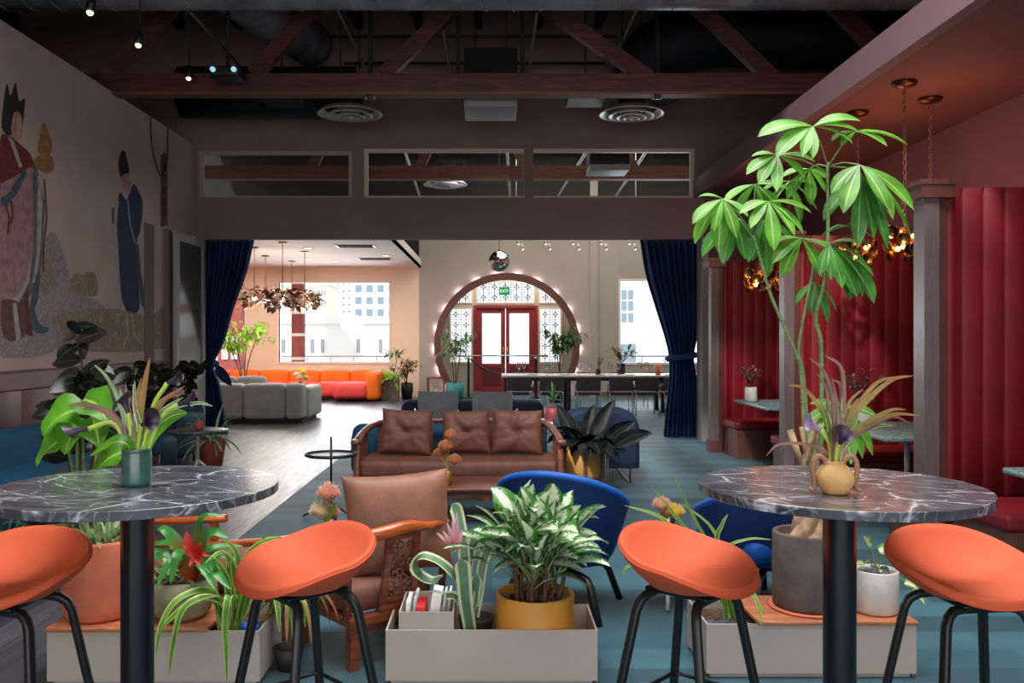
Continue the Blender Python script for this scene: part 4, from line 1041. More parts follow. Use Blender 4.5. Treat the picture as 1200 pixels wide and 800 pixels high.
# ---------------------------------------------------------------- left lounge along the wall
def wall_sofa():
    t = thing('curved_sofa', 'long teal velvet sofa with a rounded back along the panelled left wall', 'sofa', (-4.3, 7.35, 0))
    m = MB(); rows = []
    for k in range(25):
        s = k/24; y = -1.4+2.9*s; h = .72 if s < .72 else .72-.30*((s-.72)/.28)**2.2; x0 = .04; rows.append([Vector(p) for p in ((x0,y,.1), (x0,y,h-.05), (x0+.03,y,h-.01), (x0+.1,y,h), (x0+.17,y,h-.02), (x0+.22,y,h-.08), (x0+.26,y,.3), (x0+.26,y,.1))])
    m.grid(rows[::-1]); a = [m.vert(p) for p in rows[-1]]; m.face(a); a = [m.vert(p) for p in rows[0]]; m.face(a[::-1]); m.build('backrest', 'teal_velvet', t)
    MB().rbox((.56,.05,.27), (.72,2.86,.30), .09, 4, 6).build('seat', 'teal_velvet', t)
    MB().box((.1,-1.3,0), (.85,1.4,.12)).build('plinth', 'black_metal', t)
    return t
wall_sofa()
soft_sofa('velvet_armchair', 'teal velvet armchair in the corner below the glass door', (-3.93, 10.25, 0), (.78,.8,.72), 'teal_dark', cat='armchair', rz=0, bk=.2).location.y = 10.1
t = thing('ottoman', 'teal velvet ottoman nearer than the corner armchair, behind the green potted bouquet', 'ottoman', (-3.72, 9.5, 0)); MB().rbox((0,0,.24), (.50,.5,.38), .07, 4, 2).build('cushion', 'teal_dark', t); MB().box((-.2,-.2,0), (.2,.2,.06)).build('plinth', 'black_metal', t)
def round_table(loc, r, h, label, tm='marble_side', tripod=True):
    t = thing('side_table', label, 'side table', loc)
    MB().lathe([(0,h-.02), (r-.01,h-.02), (r,h-.012), (r,h), (r-.006,h+.004), (0,h+.004)], seg=40, cap=False).build('tabletop', tm, t)
    MB().tube([(0,0,h-.02), (0,0,.2)], .016, 8).build('post', 'white_metal', t)
    for k in range(3):
        a = 2*PI*k/3+.3; MB().tube([(0,0,.26), (r*.8*math.cos(a), r*.8*math.sin(a), .01)], .012, 8).build('leg', 'white_metal', t)
    return t
round_table((XX(232,9.0), 9.0, 0), .30, .56, 'round dark side table holding a small orange pot, beside the corner armchair')
t = thing('small_pot', 'tiny round orange clay pot on the dark side table', 'pot', (XX(233,8.9), 8.9, .565)); MB().lathe([(0,0), (.03,0), (.05,.03), (.052,.06), (.035,.095), (.028,.095), (.03,.02), (0,.02)], seg=20, cap=False).build('pot', 'terracotta_dark', t)
t = round_table((XX(118,6.9), 6.9, 0), .34, .48, 'round pale side table between the wall sofa and the marble bar table')
t = thing('small_pot', 'small tan wooden cup on the pale round side table', 'cup', (XX(118,6.8), 6.8, .485)); MB().lathe([(0,0), (.05,0), (.055,.12), (.048,.12), (.045,.01), (0,.01)], seg=20, cap=False).build('pot', 'tan_vase', t)
t = thing('potted_plant', 'spiky green plant in a terracotta pot beside the left curtain', 'potted plant', (-3.22, 10.1, 0))
MB().lathe([(0,0), (.11,0), (.15,.25), (.16,.34), (.14,.34), (.13,.30), (0,.30)], seg=24, cap=False).build('pot', 'terracotta_dark', t)
MB().lathe([(0,.305), (.132,.305)], seg=20, cap=False).build('soil', 'soil', t)
m = MB(); strap_plant_leaves(m, 34, .06, .42, .045, (0,0,.34), (.1,1.4), (.5,1.6), 21, 'strap'); m.build('foliage', 'leaf_pale', t)
def rubber_plant(loc, label, pts, seed, potr=.16, leafL=.24, nl=26, mat='leaf_rubber', branches=3):
    r = random.Random(seed); t = thing('rubber_plant', label, 'potted plant', loc)
    MB().lathe([(0,0), (potr*.8,0), (potr,.30), (potr-.015,.30), (potr-.02,.26), (0,.26)], seg=24, cap=False).build('pot', 'dark_pot', t)
    MB().lathe([(0,.262), (potr-.02,.262)], seg=20, cap=False).build('soil', 'soil', t)
    st = MB(); lf = MB()
    for path in pts:
        c = curve_pts([Vector((0,0,.25))]+[Vector(p)-Vector(loc) for p in path], 8); st.tube(c, [.014-.009*k/len(c) for k in range(len(c))], 6)
        m0 = int(len(c)*.3)
        for k in range(m0, len(c)):
            if 1:
                a = k*2.4+r.uniform(-.4,.4); e = r.uniform(-.1,.8); lf.leaf(c[k], (math.cos(a)*math.cos(e), math.sin(a)*math.cos(e), math.sin(e)), leafL*r.uniform(.8,1.15), leafL*.55, (r.uniform(-.3,.3),-.9,.45), r.uniform(.2,.8), .15, 6)
    st.build('stem', 'stem_dark', t); lf.build('foliage', mat, t); return t
lp = (XX(95,5.7), 5.7, 0)
rubber_plant(lp, 'tall rubber plant with near black leaves against the panelled wall, below the mural', [[P(112,500,5.7), P(97,430,5.7), P(86,385,5.7)], [P(92,510,5.6), P(90,460,5.6), P(100,440,5.6)], [P(80,530,5.8), P(78,490,5.8), P(72,475,5.8)]], 5, .15, .20)
rubber_plant((XX(170,9.02), 9.02, 0), 'dark leaved rubber plant behind the ottoman, second along the left wall', [[P(165,495,9.0), P(158,455,8.9), P(156,430,8.9)], [P(174,490,9.0), P(182,450,8.9), P(188,432,8.9)]], 8, .15, .24)
rubber_plant((XX(213,11.4), 11.4, 0), 'thin branching dark plant in front of the glass door', [[P(218,470,11.3), P(222,440,11.2), P(238,428,11.1)], [P(218,475,11.3), P(216,440,11.3), P(222,425,11.2)]], 2, .13, .18, branches=2)
t = thing('potted_fern', 'feathery green fern at the left picture edge by the wall sofa', 'potted plant', (XX(4,5.0), 5.0, 0))
MB().lathe([(0,0), (.12,0), (.15,.28), (.135,.28), (.13,.24), (0,.24)], seg=20, cap=False).build('pot', 'dark_pot', t)
m = MB(); rr = random.Random(4)
for k in range(26):
    a = k*2.4; e = rr.uniform(.3,1.3); L = rr.uniform(.35,.55); pts = []; p = Vector((0,0,.26)); d = Vector((math.cos(a)*math.cos(e), math.sin(a)*math.cos(e), math.sin(e)))
    for s in range(9):
        pts.append(p.copy()); p = p+d*L/8; d = (d+Vector((0,0,-.16))).normalized()
    for s in range(2, 9):
        for q in (-1, 1):
            sd = (pts[s]-pts[s-1]).cross(Vector((0,0,1))).normalized()*q; m.leaf(pts[s], sd+(pts[s]-pts[s-1])*6, .07*(1-s/14), .018, n=2, droop=.3)
    m.tube(pts, .002, 4)
m.build('foliage', 'leaf_green', t)
# ---------------------------------------------------------------- far lounge
gsx = [XX(220,15.7), XX(288,15.7), XX(337,15.7), XX(358,15.7)]
t = thing('modular_sofa', 'long grey modular sofa seen from behind in the far lounge', 'sofa', (-4.4, 15.5, 0)); off = t.location
for a, b in zip(gsx, gsx[1:]): MB().rbox(((a+b)/2,15.66,.38), (b-a-.008,.34,.62), .07, 4, 3, .01).build('backrest', 'sofa_grey', t, off)
MB().rbox((-3.42,16.35,.34), (.30,1.15,.56), .07, 4, 3).build('arm', 'sofa_grey', t, off)
MB().rbox(((gsx[0]-3.55)/2-.0,16.3,.27), (-3.56-gsx[0],1.0,.34), .06, 3, 4).build('seat', 'sofa_grey', t, off)
MB().box((gsx[0]+.1,15.55,0), (-3.35,16.8,.07)).build('plinth', 'black_wood', t, off)
for px, lb in ((262, 'grey back cushion of the modular sofa nearest the left curtain'), (297, 'grey back cushion standing above the middle of the modular sofa')):
    o = MB().rbox((0,0,0), (.52,.2,.36), .07, 4, 3, .02, RX(-.1)).build('back_cushion', 'sofa_grey'); o.location = (XX(px,16.1), 15.98, .62); tag(o, lb, 'cushion', 'grey back cushions')
osx = [XX(p,21.6) for p in (225,262,298,334,371,407,443)]
t = thing('modular_sofa', 'long bright orange modular sofa with coral seats under the far lounge window', 'sofa', (osx[3], 21.4, 0)); off = t.location
for k, (a, b) in enumerate(zip(osx, osx[1:])):
    MB().rbox(((a+b)/2,22.15,.36), (b-a-.012,.34,.66), .08, 4, 3, .015).build('backrest', 'sofa_orange', t, off)
    if k < 5: MB().rbox(((a+b)/2,21.55,.25), (b-a-.012,.9,.34), .09, 4, 3, .02).build('seat', 'sofa_coral', t, off)
a = XX(393,20.9); b = XX(430,20.9)
MB().rbox(((a+b)/2,21.3,.25), (b-a+.06,1.35,.36), .1, 4, 3, .02).build('chaise_seat', 'sofa_coral', t, off)
MB().rbox((XX(436.5,20.8),21.4,.37), (.34,1.45,.66), .1, 4, 3, .015).build('arm', 'sofa_orange', t, off)
MB().box((osx[0],21.2,0), (XX(445,21),22.3,.08)).build('plinth', 'black_wood', t, off)
t = thing('side_table', 'small pale side table between the grey and the orange sofa', 'side table', (XX(370,20.6)-.1, 19.4, 0)); MB().cyl((0,0,.0), .17, .025, 24).build('base', 'white_top', t); MB().cyl((0,0,.025), .016, .4, 10).build('post', 'white_metal', t); MB().cyl((0,0,.425), .22, .02, 28).build('tabletop', 'white_top', t)
t = thing('coffee_table', 'low table behind the grey sofa that carries the cream flowers', 'coffee table', (XX(350,18.4), 18.4, 0)); MB().cyl((0,0,.40), .4, .03, 32).build('tabletop', 'marble_side', t); MB().cyl((0,0,0), .2, .40, 24).build('base', 'black_metal', t)
vase_of_mums((XX(352,18.3), 18.3, .43), 'vase of cream flowers showing above the grey sofa end', [(-.08,0,.30,.9), (.06,-.03,.34,1), (.10,.04,.22,.9), (-.02,.05,.40,.8), (0,-.06,.24,1)], 'dark_pot', [(0,0), (.05,0), (.05,.16), (.04,.16), (.04,.01), (0,.01)], ['petal_cream', 'petal_yellow'], .085)
def branch_tree(name, label, loc, pot, stems, leafm, L, seed, n_per=10, cat='potted tree', potmat='dark_pot', spread=.5, W=.3, droop=(.3,1.2), group=None):
    r = random.Random(seed); t = thing(name, label, cat, loc, 0, group); pr, ph = pot
    MB().lathe([(0,0), (pr*.8,0), (pr,ph*.5), (pr,ph), (pr-.02,ph), (pr-.025,ph-.04), (0,ph-.04)], seg=24, cap=False).build('pot', potmat, t)
    MB().lathe([(0,ph-.035), (pr-.025,ph-.035)], seg=20, cap=False).build('soil', 'soil', t)
    st = MB(); lf = MB()
    for path in stems:
        pts = [Vector(p)-Vector(loc) for p in path]; c = curve_pts([Vector((r.uniform(-.05,.05),0,ph-.06))]+pts, 6); st.tube(c, [.016-.010*k/len(c) for k in range(len(c))], 6)
        top = c[-1]
        for k in range(n_per):
            a = r.uniform(0, 2*PI); e = r.uniform(-.2,.9); d = Vector((math.cos(a)*math.cos(e), math.sin(a)*math.cos(e), math.sin(e))); s0 = c[int(len(c)*r.uniform(.55,.99))]
            q = s0+d*spread*r.uniform(.3,1); st.tube([s0, (s0+q)/2+Vector((0,0,.05)), q], .004, 4)
            for j in range(7): lf.leaf(s0+(q-s0)*(.4+.1*j), (r.uniform(-1,1), r.uniform(-1,1), r.uniform(-.6,.5)), L*r.uniform(.7,1.2), L*W, (0,0,1), r.uniform(*droop), .2, 3, 'oval')
    st.build('trunk', 'brown_stem', t); lf.build('foliage', leafm, t); return t
L_ = 18.9
branch_tree('bamboo_plant', 'tall bamboo like tree with lime leaves behind the grey sofa', (XX(285,L_),L_,0), (.25,.45), [[P(282,430,L_), P(276,400,L_), P(272,385,L_)], [P(287,430,L_), P(290,400,L_), P(300,385,L_)], [P(291,425,L_), P(302,395,L_), P(315,382,L_)], [P(279,430,L_), P(270,410,L_), P(262,395,L_)]], 'leaf_lime', .17, 3, 15, spread=.46, W=.3)
t = thing('cube_planter', 'dark square planter with a lime green plant at the right end of the orange sofa', 'potted plant', (XX(459,21.2),21.2,0))
m = MB(); 
for (lo, hi) in (((-.17,-.17,0),(.17,-.15,.5)), ((-.17,.15,0),(.17,.17,.5)), ((-.17,-.15,0),(-.15,.15,.5)), ((.15,-.15,0),(.17,.15,.5)), ((-.15,-.15,0),(.15,.15,.44))): m.box(lo, hi)
m.build('pot', 'concrete_dark', t); m = MB(); strap_plant_leaves(m, 34, .1, .34, .09, (0,0,.46), (.1,1.4), (.6,1.6), 2, 'oval'); m.build('foliage', 'leaf_lime', t)
m = MB(); m.tube(curve_pts([(0,.05,.45), (.1,.1,.9), (.05,.12,1.25)], 5), .012, 6); strap_plant_leaves(m, 22, .2, .22, .07, (.06,.1,1.1), (-.3,1.2), (.4,1.2), 6, 'oval'); m.build('upper_branches', 'leaf_green', t)
branch_tree('potted_tree', 'airy small tree in a dark round pot between the square planter and the moon gate', (XX(477,21.7),21.7,0), (.15,.40), [[P(472,440,21.5), P(468,430,21.5)], [P(478,438,21.5), P(484,426,21.5)], [P(476,440,21.5), P(477,422,21.5)]], 'leaf_brown', .17, 7, 6, spread=.38)
t = thing('lantern', 'square copper wire lantern beside the moon gate', 'lantern', (XX(511,21.9),21.9,0))
m = MB()
for x in (-.2,.2):
    for y in (-.2,.2): m.box((x-.014,y-.014,0), (x+.014,y+.014,.52))
for z in (0,.5):
    for s in (-.2,.2): m.box((-.2,s-.014,z), (.2,s+.014,z+.022)); m.box((s-.014,-.2,z), (s+.014,.2,z+.022))
m.build('frame', 'copper', t); MB().box((-.19,-.19,.02), (.19,.19,.03)).build('base', 'copper', t)
for k in range(3): MB().lathe([(0,.03),(.045,.03),(.045,.3-.06*k),(0,.3-.06*k)], (-.1+.1*k,0,0), 16).build('candle', 'petal_cream', t)
L_ = 21.3
branch_tree('potted_tree', 'leafy tree in a teal pot at the left foot of the moon gate', (XX(533,L_),L_,0), (.22,.42), [[P(534,430,L_), P(528,405,L_), P(524,396,L_)], [P(538,425,L_), P(540,405,L_), P(545,398,L_)], [P(531,435,L_), P(530,415,L_), P(538,410,L_)]], 'leaf_pale', .2, 11, 8, potmat='teal_pot', spread=.42)
L_ = 20.6
branch_tree('potted_tree', 'drooping leafy tree rising behind the dining table at the right of the moon gate', (XX(655,L_),L_,0), (.27,.42), [[P(655,430,L_), P(650,402,L_), P(644,394,L_)], [P(656,425,L_), P(660,402,L_), P(668,394,L_)], [P(656,425,L_), P(655,405,L_), P(655,396,L_)]], 'leaf_green', .24, 15, 9, potmat='dark_pot', spread=.45)
# rope barrier before the doors
for px, lb in ((549, 'black rope barrier post at the left of the red doors'), (628, 'black rope barrier post at the right of the red doors')):
    t = thing('barrier_post', lb, 'barrier post', (XX(px,22.0),22.0,0), 0, 'rope barrier posts'); MB().cyl((0,0,0), .16, .03, 28).build('base', 'black_metal', t); MB().cyl((0,0,.03), .03, .95, 16).build('post', 'black_metal', t); MB().sphere((0,0,1.0), .04, 12, 8).build('finial', 'silver', t)
o = MB().tube([(XX(533,22.0),22.0,1.06), (XX(642,22.0),22.0,1.06)], .018, 8).build('barrier_rail', 'silver'); tag(o, 'thin steel rail resting across the barrier posts', 'rail')
o = MB().tube(curve_pts([(XX(551,22.0),21.95,.98), (XX(570,22),21.95,.70), (XX(592,22),21.95,.60), (XX(612,22),21.95,.70), (XX(626,22.0),21.95,.98)], 8), .02, 8).build('barrier_rope', 'black_wood'); tag(o, 'dark rope sagging between the barrier posts', 'rope')
# disco ball
p = P(585,306,19.5); t = thing('disco_ball', 'mirrored disco ball hanging above the moon gate', 'disco ball', p)
MB().sphere((0,0,0), .235, 28, 18, smooth=False).build('mirror_sphere', 'mirror_ball', t); MB().tube([(0,0,.22), (0,0,TOP-p.z)], .005, 6).build('wire', 'pipe_black', t); MB().cyl((0,0,.22), .03, .04, 12).build('cap', 'silver', t)
# exit sign
p = P(591,341,22.95); t = thing('exit_sign', 'small green EXIT sign hanging above the red doors', 'sign', p)
MB().rbox((0,0,0), (.28,.03,.2), .01, 2, 1).build('panel', 'exit_green', t); MB().tube([(0,0,.1), (0,0,3.3-p.z)], .008, 6).build('rod', 'pipe_grey', t)
tc = bpy.data.curves.new('EXIT', 'FONT'); tc.body = 'EXIT'; tc.size = .115; tc.align_x = 'CENTER'; tc.align_y = 'CENTER'; tc.extrude = .003; tc.materials.append(MATS['exit_white'])
to = bpy.data.objects.new('lettering', tc); COL.objects.link(to); to.parent = t; to.location = (0,-.019,0); to.rotation_euler = (PI/2,0,0)
# lounge leaf pendants
def leaf_pendant(loc, label, r=.34, seed=1, drop=None):
    rr = random.Random(seed); t = thing('leaf_pendant', label, 'pendant lamp', loc, 0, 'bronze leaf pendants in the far lounge'); d_ = 3.305-loc[2]
    m = MB()
    for k in range(96):
        a = k*2.4; q = rr.random()**.5*r; e = rr.uniform(-.5,.9); c = Vector((q*math.cos(a), q*math.sin(a), rr.uniform(-.17,.15))); m.leaf(c, (math.cos(a+.3)*math.cos(e), math.sin(a+.3)*math.cos(e), math.sin(e)-.2), .16, .10, (0,0,1), .5, .4, 4, 'oval', rr.uniform(-1,1))
    m.build('petals', 'petal_brass', t); MB().tube([(0,0,0), (0,0,d_)], .009, 6).build('rod', 'brass_dark', t); MB().cyl((0,0,d_-.02), .08, .02, 20).build('canopy', 'brass_dark', t)
    MB().sphere((0,0,-.02), .05, 10, 6).build('bulb', 'bulb', t); return t
for k, (px, py, D_, lb) in enumerate(((298,348,17.5,'bronze leaf pendant nearest the left curtain'), (311,346,19.3,'bronze leaf pendant partly behind the nearest one'), (331,350,16.6,'bronze leaf pendant in the middle on the longest rod'), (342,347,20.7,'bronze leaf pendant just behind the middle one'), (357,351,18.4,'bronze leaf pendant furthest right, before the brick pillar'))): leaf_pendant(P(px,py,D_), lb, .27, k+1)
for k, (px, py, w) in enumerate(((417,288,.62), (440,303,.62))):
    D_ = (3.31-1.5)*F/(396-py); x = XX(px, D_); t = thing('ceiling_vent', ['dark slatted vent in the white ceiling, nearer one','dark slatted vent in the white ceiling, farther one'][k], 'ceiling vent', (x,D_,3.31), 0, 'vents in the white lounge ceiling')
    MB().box((-.38,-.2,-.015), (.38,.2,.001)).build('frame', 'brass_dark', t); m = MB()
    for j in range(6): m.box((-.34,-.17+.06*j,-.022), (.34,-.145+.06*j,-.015))
    m.build('slats', 'joist', t)
for k, (px, py) in enumerate(((361,290), (394,305), (363,303), (452,299))):
    D_ = (3.31-1.5)*F/(396-py); t = thing('recessed_light', ['round recessed light left of the vents, nearest','round recessed light below the nearer vent','round recessed light at the left, farther','round recessed light right of the vents'][k], 'recessed light', (XX(px,D_),D_,3.31), 0, 'recessed lights in the white ceiling')
    MB().cyl((0,0,-.012), .11, .04, 24).build('trim_ring', 'ceiling_white', t); MB().cyl((0,0,-.014), .07, .003, 20).build('lens', 'bulb', t)
# track lights
t0 = None
o = MB().box((XX(598,20),19.97,3.86), (XX(750,20),20.03,3.9)).build('light_track', 'white_metal'); tag(o, 'long white light track near the far wall right of the disco ball', 'light track')
MB().tube([(0,0,0), (0,0,TOP-3.9)], .01, 6); m = MB()
for px in (605, 745): MB().tube([(XX(px,20),20,3.9), (XX(px,20),20,TOP)], .01, 6).build('rod', 'pipe_grey', o)
for k, px in enumerate((606, 611, 638, 643, 670, 677, 703, 709, 736, 743)):
    loc = (XX(px,20), 20, 3.86-.12*(k%2)); lb = 'small white spotlight on the far light track, number %d from the disco ball side' % (k+1)
    words = ['first','second','third','fourth','fifth','sixth','seventh','eighth','ninth','tenth']
    lb = 'small white spotlight on the far light track, %s from the disco ball' % words[k]
    c = thing('track_spotlight', lb, 'spotlight', loc, 0, 'white spotlights on the far track'); z0 = 0
    MB().tube([(0,0,3.86-loc[2]), (0,0,-.12)], .008, 6).build('stem', 'white_metal', c); MB().tube([(0,0,-.1), (.03,.0,-.22)], [.03,.035], 10).build('lamp_head', 'white_metal', c); MB().sphere((.03,0,-.22), .028, 8, 6).build('bulb', 'bulb', c)
# ---------------------------------------------------------------- dining table
tx0, tx1 = XX(588,17.6), 4.7
t = thing('dining_table', 'long dining table with a pale top and black legs across the far room', 'table', ((tx0+tx1)/2, 18.0, 0)); off = t.location
MB().rbox(((tx0+tx1)/2,18.05,.735), (tx1-tx0,1.0,.045), .01, 1, 1).build('tabletop', 'white_top', t, off)
for x in (tx0+.1, XX(666,17.8), XX(776,17.8), tx1-.2):
    for y in (17.7,18.4): MB().box((x-.04,y-.04,0), (x+.04,y+.04,.712)).build('leg', 'black_metal', t, off)
MB().box((tx0+.1,17.72,.64), (tx1-.2,17.78,.71)).build('rail', 'black_metal', t, off)
def dining_chair(loc, rz, label, grp):
    t = thing('dining_chair', label, 'chair', loc, rz, grp)
    def bend(q): q.y += .9*q.x*q.x; return q
    MB().rbox((0,-.22,.62), (.47,.05,.27), .022, 3, 6, 0, None, bend).build('backrest', 'chair_dark', t)
    MB().rbox((0,.05,.43), (.46,.46,.06), .028, 3, 2).build('seat', 'chair_dark', t)
    for sx in (-1,1):
        MB().tube([(sx*.21,-.16,.62), (sx*.215,-.2,.3), (sx*.22,-.22,0)], .009, 6).build('leg', 'silver', t); MB().tube([(sx*.20,.22,.42), (sx*.21,.25,0)], .009, 6).build('leg', 'silver', t)
        MB().tube([(sx*.22,-.2,.60), (sx*.23,0,.61), (sx*.21,.22,.42)], .009, 6).build('arm', 'silver', t)
    return t
c0 = dining_chair((XX(608,17.1),17.15,0), 0, 'dark dining chair at the left end of the near side, before the red doors', 'dining chairs on the near side of the long table')
ords = ['dark dining chair on the near side, second from the left end', 'dark dining chair on the near side, third from the left, behind the dark leaved plant', 'dark dining chair on the near side, fourth from the left', 'dark dining chair on the near side, fifth from the left, left of the amber flower', 'dark dining chair on the near side, below the amber flower', 'dark dining chair on the near side, hidden partly by the right curtain']
for px, lb in zip((646,689,727,757,790,822), ords): copy_tree(c0, (XX(px,17.1),17.15,0), 0, lb)
ords = ['dining chair across the table, leftmost of the far row', 'dining chair across the table, second in the far row from the left', 'dining chair across the table, third in the far row from the left', 'dining chair across the table, fourth in the far row from the left', 'dining chair across the table, rightmost of the far row by the curtain']
for px, lb in zip((612,650,690,730,768), ords): c = copy_tree(c0, (XX(px,19.0),19.0,0), PI, lb); c['group'] = 'dining chairs on the far side of the long table'
def wine_glass(loc, label, grp='wine glasses on the long dining table'):
    t = thing('wine_glass', label, 'wine glass', loc, 0, grp)
    MB().lathe([(0,0), (.036,0), (.036,.003), (.005,.008), (.004,.09), (.02,.105), (.04,.14), (.04,.18), (.032,.22), (.030,.22), (.037,.18), (.037,.142), (.018,.11), (0,.106)], seg=16, cap=False).build('glass_body', 'glass_thin', t); return t
gl = [(608,17.8),(614,18.2),(641,17.8),(646,18.2),(679,17.75),(691,17.85),(715,17.75),(725,17.85),(750,17.75),(758,17.85)]
g0 = None
ordn = ['leftmost','second','third','fourth','fifth','sixth','seventh','eighth','ninth','rightmost']
for k, (px, y) in enumerate(gl):
    lb = 'clear wine glass on the long dining table, %s from the left' % ordn[k] if 0 < k < 9 else 'clear wine glass on the long dining table, %s of the row' % ordn[k]
    if g0 is None: g0 = wine_glass((XX(px,y),y,.758), lb); g0.scale = (1.15,)*3
    else: c = copy_tree(g0, (XX(px,y),y,.758), 0, lb)
for k, px in enumerate((624,662,703,738,785)):
    t = thing('place_setting_plate', 'white plate set on the dining table, %s from the left' % ['first','second','third','fourth','last'][k], 'plate', (XX(px,17.75),17.75,.758), 0, 'plates on the long dining table')
    MB().lathe([(0,0), (.07,0), (.12,.015), (.125,.018), (.07,.006), (0,.005)], seg=24, cap=False).build('plate', 'white_top', t)
t = twig_pot((XX(728,18.2),18.2,.758), 'spreading dark green branch arrangement in the middle of the dining table', 'table_arrangement', 'dark_pot', 'leaf_brown', 1.6, 'flower arrangement', .35, 14, 5)
m = MB(); rr = random.Random(2)
for k in range(26): a = rr.uniform(0,2*PI); m.leaf((rr.uniform(-.25,.25),rr.uniform(-.1,.1),.25+rr.uniform(0,.25)), (math.cos(a),math.sin(a)*.3,rr.uniform(-.3,.6)), .2, .07, n=4, droop=.5)
m.build('large_leaves', 'leaf_green', t)
twig_pot((XX(701,17.7),17.7,.758), 'small brown sprig vase left of the branch arrangement on the dining table', 'flower_vase', 'dark_pot', 'leaf_brown', .9, 'vase', .24, 8, 8)
vase_of_mums((XX(771,17.7),17.7,.758), 'amber flower in a small pot on the dining table near the curtain', [(0,0,.12,1.3)], 'amber', [(0,0), (.05,0), (.055,.07), (.045,.07), (.04,.01), (0,.01)], ['petal_orange'], .08)
# ---------------------------------------------------------------- the street outside
o = MB().box((-160,30,-6.2), (160,220,-6)).build('street', 'ext_ground'); o['kind'] = 'structure'; o.name = 'floor_street'
o = MB().box((-12,BY+.3,-.5), (10,26.5,-.1)).build('floor_terrace', 'ext_ground'); o['kind'] = 'structure'
def building(name, label, x0, x1, y, z0, z1, mat, wins, wm='ext_window', depth=8):
    t = thing(name, label, 'building', ((x0+x1)/2, y, z0)); off = t.location
    MB().box((x0,y,z0), (x1,y+depth,z1)).build('wall', mat, t, off)
    MB().box((x0-.2,y-.25,z1), (x1+.2,y+depth,z1+.4)).build('cornice', mat, t, off)
    for (a, b, c, d) in wins: m = MB(); m.box((a,y-.12,c), (b,y+.05,d)); m.build('window', wm, t, off)
    return t
Y_ = 150; f = lambda px, py: (XX(px,Y_), ZZ(py,Y_))
def wgrid(pxs, pys, w, h, Y):
    return [(XX(px,Y)-w/2, XX(px,Y)+w/2, ZZ(py,Y)-h/2, ZZ(py,Y)+h/2) for px in pxs for py in pys]
building('office_tower', 'white office tower with large blue grey windows, right in the lounge window', XX(413,150), XX(475,150), 150, -6, 40, 'ext_white', wgrid((420,433,446,459), (323,338,352,366,380,394), 1.05, 1.15, 150))
building('office_tower', 'white tower with rows of small square windows, middle of the lounge window', XX(385,170), XX(413,170), 170, -6, 45, 'ext_white', wgrid((389.5,396,402.5,409), (332,341,349,357,365,373,381,389), .42, .42, 170), 'ext_dark')
building('apartment_building', 'cream building with rows of narrow arched windows behind the brick pillar', XX(330,110), XX(384,110), 110, -6, ZZ(334,110), 'ext_cream', wgrid(tuple(367+3.4*k for k in range(5)), (343,354), .16, .6, 110), 'ext_dark')
building('white_building', 'low white building with tall narrow windows, bottom of the lounge window', XX(322,60), XX(470,60), 60, -6, ZZ(379,60), 'ext_white', wgrid((332,366,378,420,446), (405,), .22, .9, 60), 'ext_dark')
building('brick_building', 'reddish brick building seen through the leftmost window of the far lounge', XX(255,45), XX(283,45), 45, -6, 9, 'ext_brick', wgrid((264,275), (400,415), .3, .5, 45), 'ext_white')
building('street_building', 'pale street building with grey windows seen through the right far window', XX(715,70), XX(745,70), 70, -6, 12, 'ext_white', wgrid((731,739), (345,358,372), .4, .7, 70)+[(XX(726,70),XX(745,70),ZZ(424,70),ZZ(403,70))], 'ext_window')
t = thing('brick_pillar', 'red brick pillar with pale stone bands just outside the lounge window', 'pillar', (XX(347.5,24.2),24.2,-.1)); off = t.location
bz = [ -.1, ZZ(420,24), ZZ(392,24), ZZ(366,24), 4.5]
for a, b in zip(bz, bz[1:]): MB().box((XX(341.5,24),24,a+.03), (XX(354,24),24.4,b-.03)).build('brick_shaft', 'ext_brick', t, off)
for z in bz[1:-1]: MB().box((XX(341,24),23.98,z-.04), (XX(354.5,24),24.42,z+.04)).build('stone_band', 'ext_white', t, off)
def railing(x0, x1, y, label):
    t = thing('terrace_railing', label, 'railing', ((x0+x1)/2, y, -.1)); off = t.location
    MB().tube([(x0,y,.98), (x1,y,.98)], .02, 8).build('handrail', 'pipe_grey', t, off); n = int((x1-x0)/.6)
    for k in range(n+1): x = x0+(x1-x0)*k/n; MB().cyl((x,y,-.1), .012, 1.07, 6).build('baluster', 'pipe_grey', t, off)
railing(-6.6, -2.0, 25.2, 'thin grey balcony railing outside the lounge window'); railing(3.0, 6.3, 25.4, 'thin grey balcony railing outside the right far window')
_dg = bpy.context.evaluated_depsgraph_get(); _me = bpy.data.meshes.new_from_object(to.evaluated_get(_dg)); _n = bpy.data.objects.new('lettering', _me); COL.objects.link(_n); _n.parent = to.parent; _n.location = to.location; _n.rotation_euler = to.rotation_euler; bpy.data.objects.remove(to); _n.name = 'lettering'
# ---------------------------------------------------------------- foreground
def ribbon(m, ctrl, W, hint=(0,-.6,.8), fold=.25, shape='strap', n=5, twist=0):
    """long blade laid along a curve"""
    c = curve_pts(ctrl, n); rows = []; N_ = len(c)
    for k, p in enumerate(c):
        d = (c[min(k+1, N_-1)]-c[max(k-1, 0)]).normalized(); h = Vector(hint); sd = d.cross(h)
        sd = sd.normalized() if sd.length > .05 else d.cross(Vector((1,.2,.1))).normalized(); u = sd.cross(d); t = k/(N_-1)
        if twist: q = Matrix.Rotation(twist*t, 3, d); sd = q @ sd; u = q @ u
        w = {'strap': (1-t)**.5*(.6+.4*min(1, t*4)), 'oval': math.sin(PI*(.04+.94*t**.9))**.7, 'even': (1 if t < .8 else max(0, 1-((t-.8)/.2)**2))*(.75+.25*t)}[shape]*W/2
        w = max(w, W*.02); rows.append([(p-sd*w+u*fold*w, (t, 0)), (p, (t, .5)), (p+sd*w+u*fold*w, (t, 1))])
    m.grid(rows)
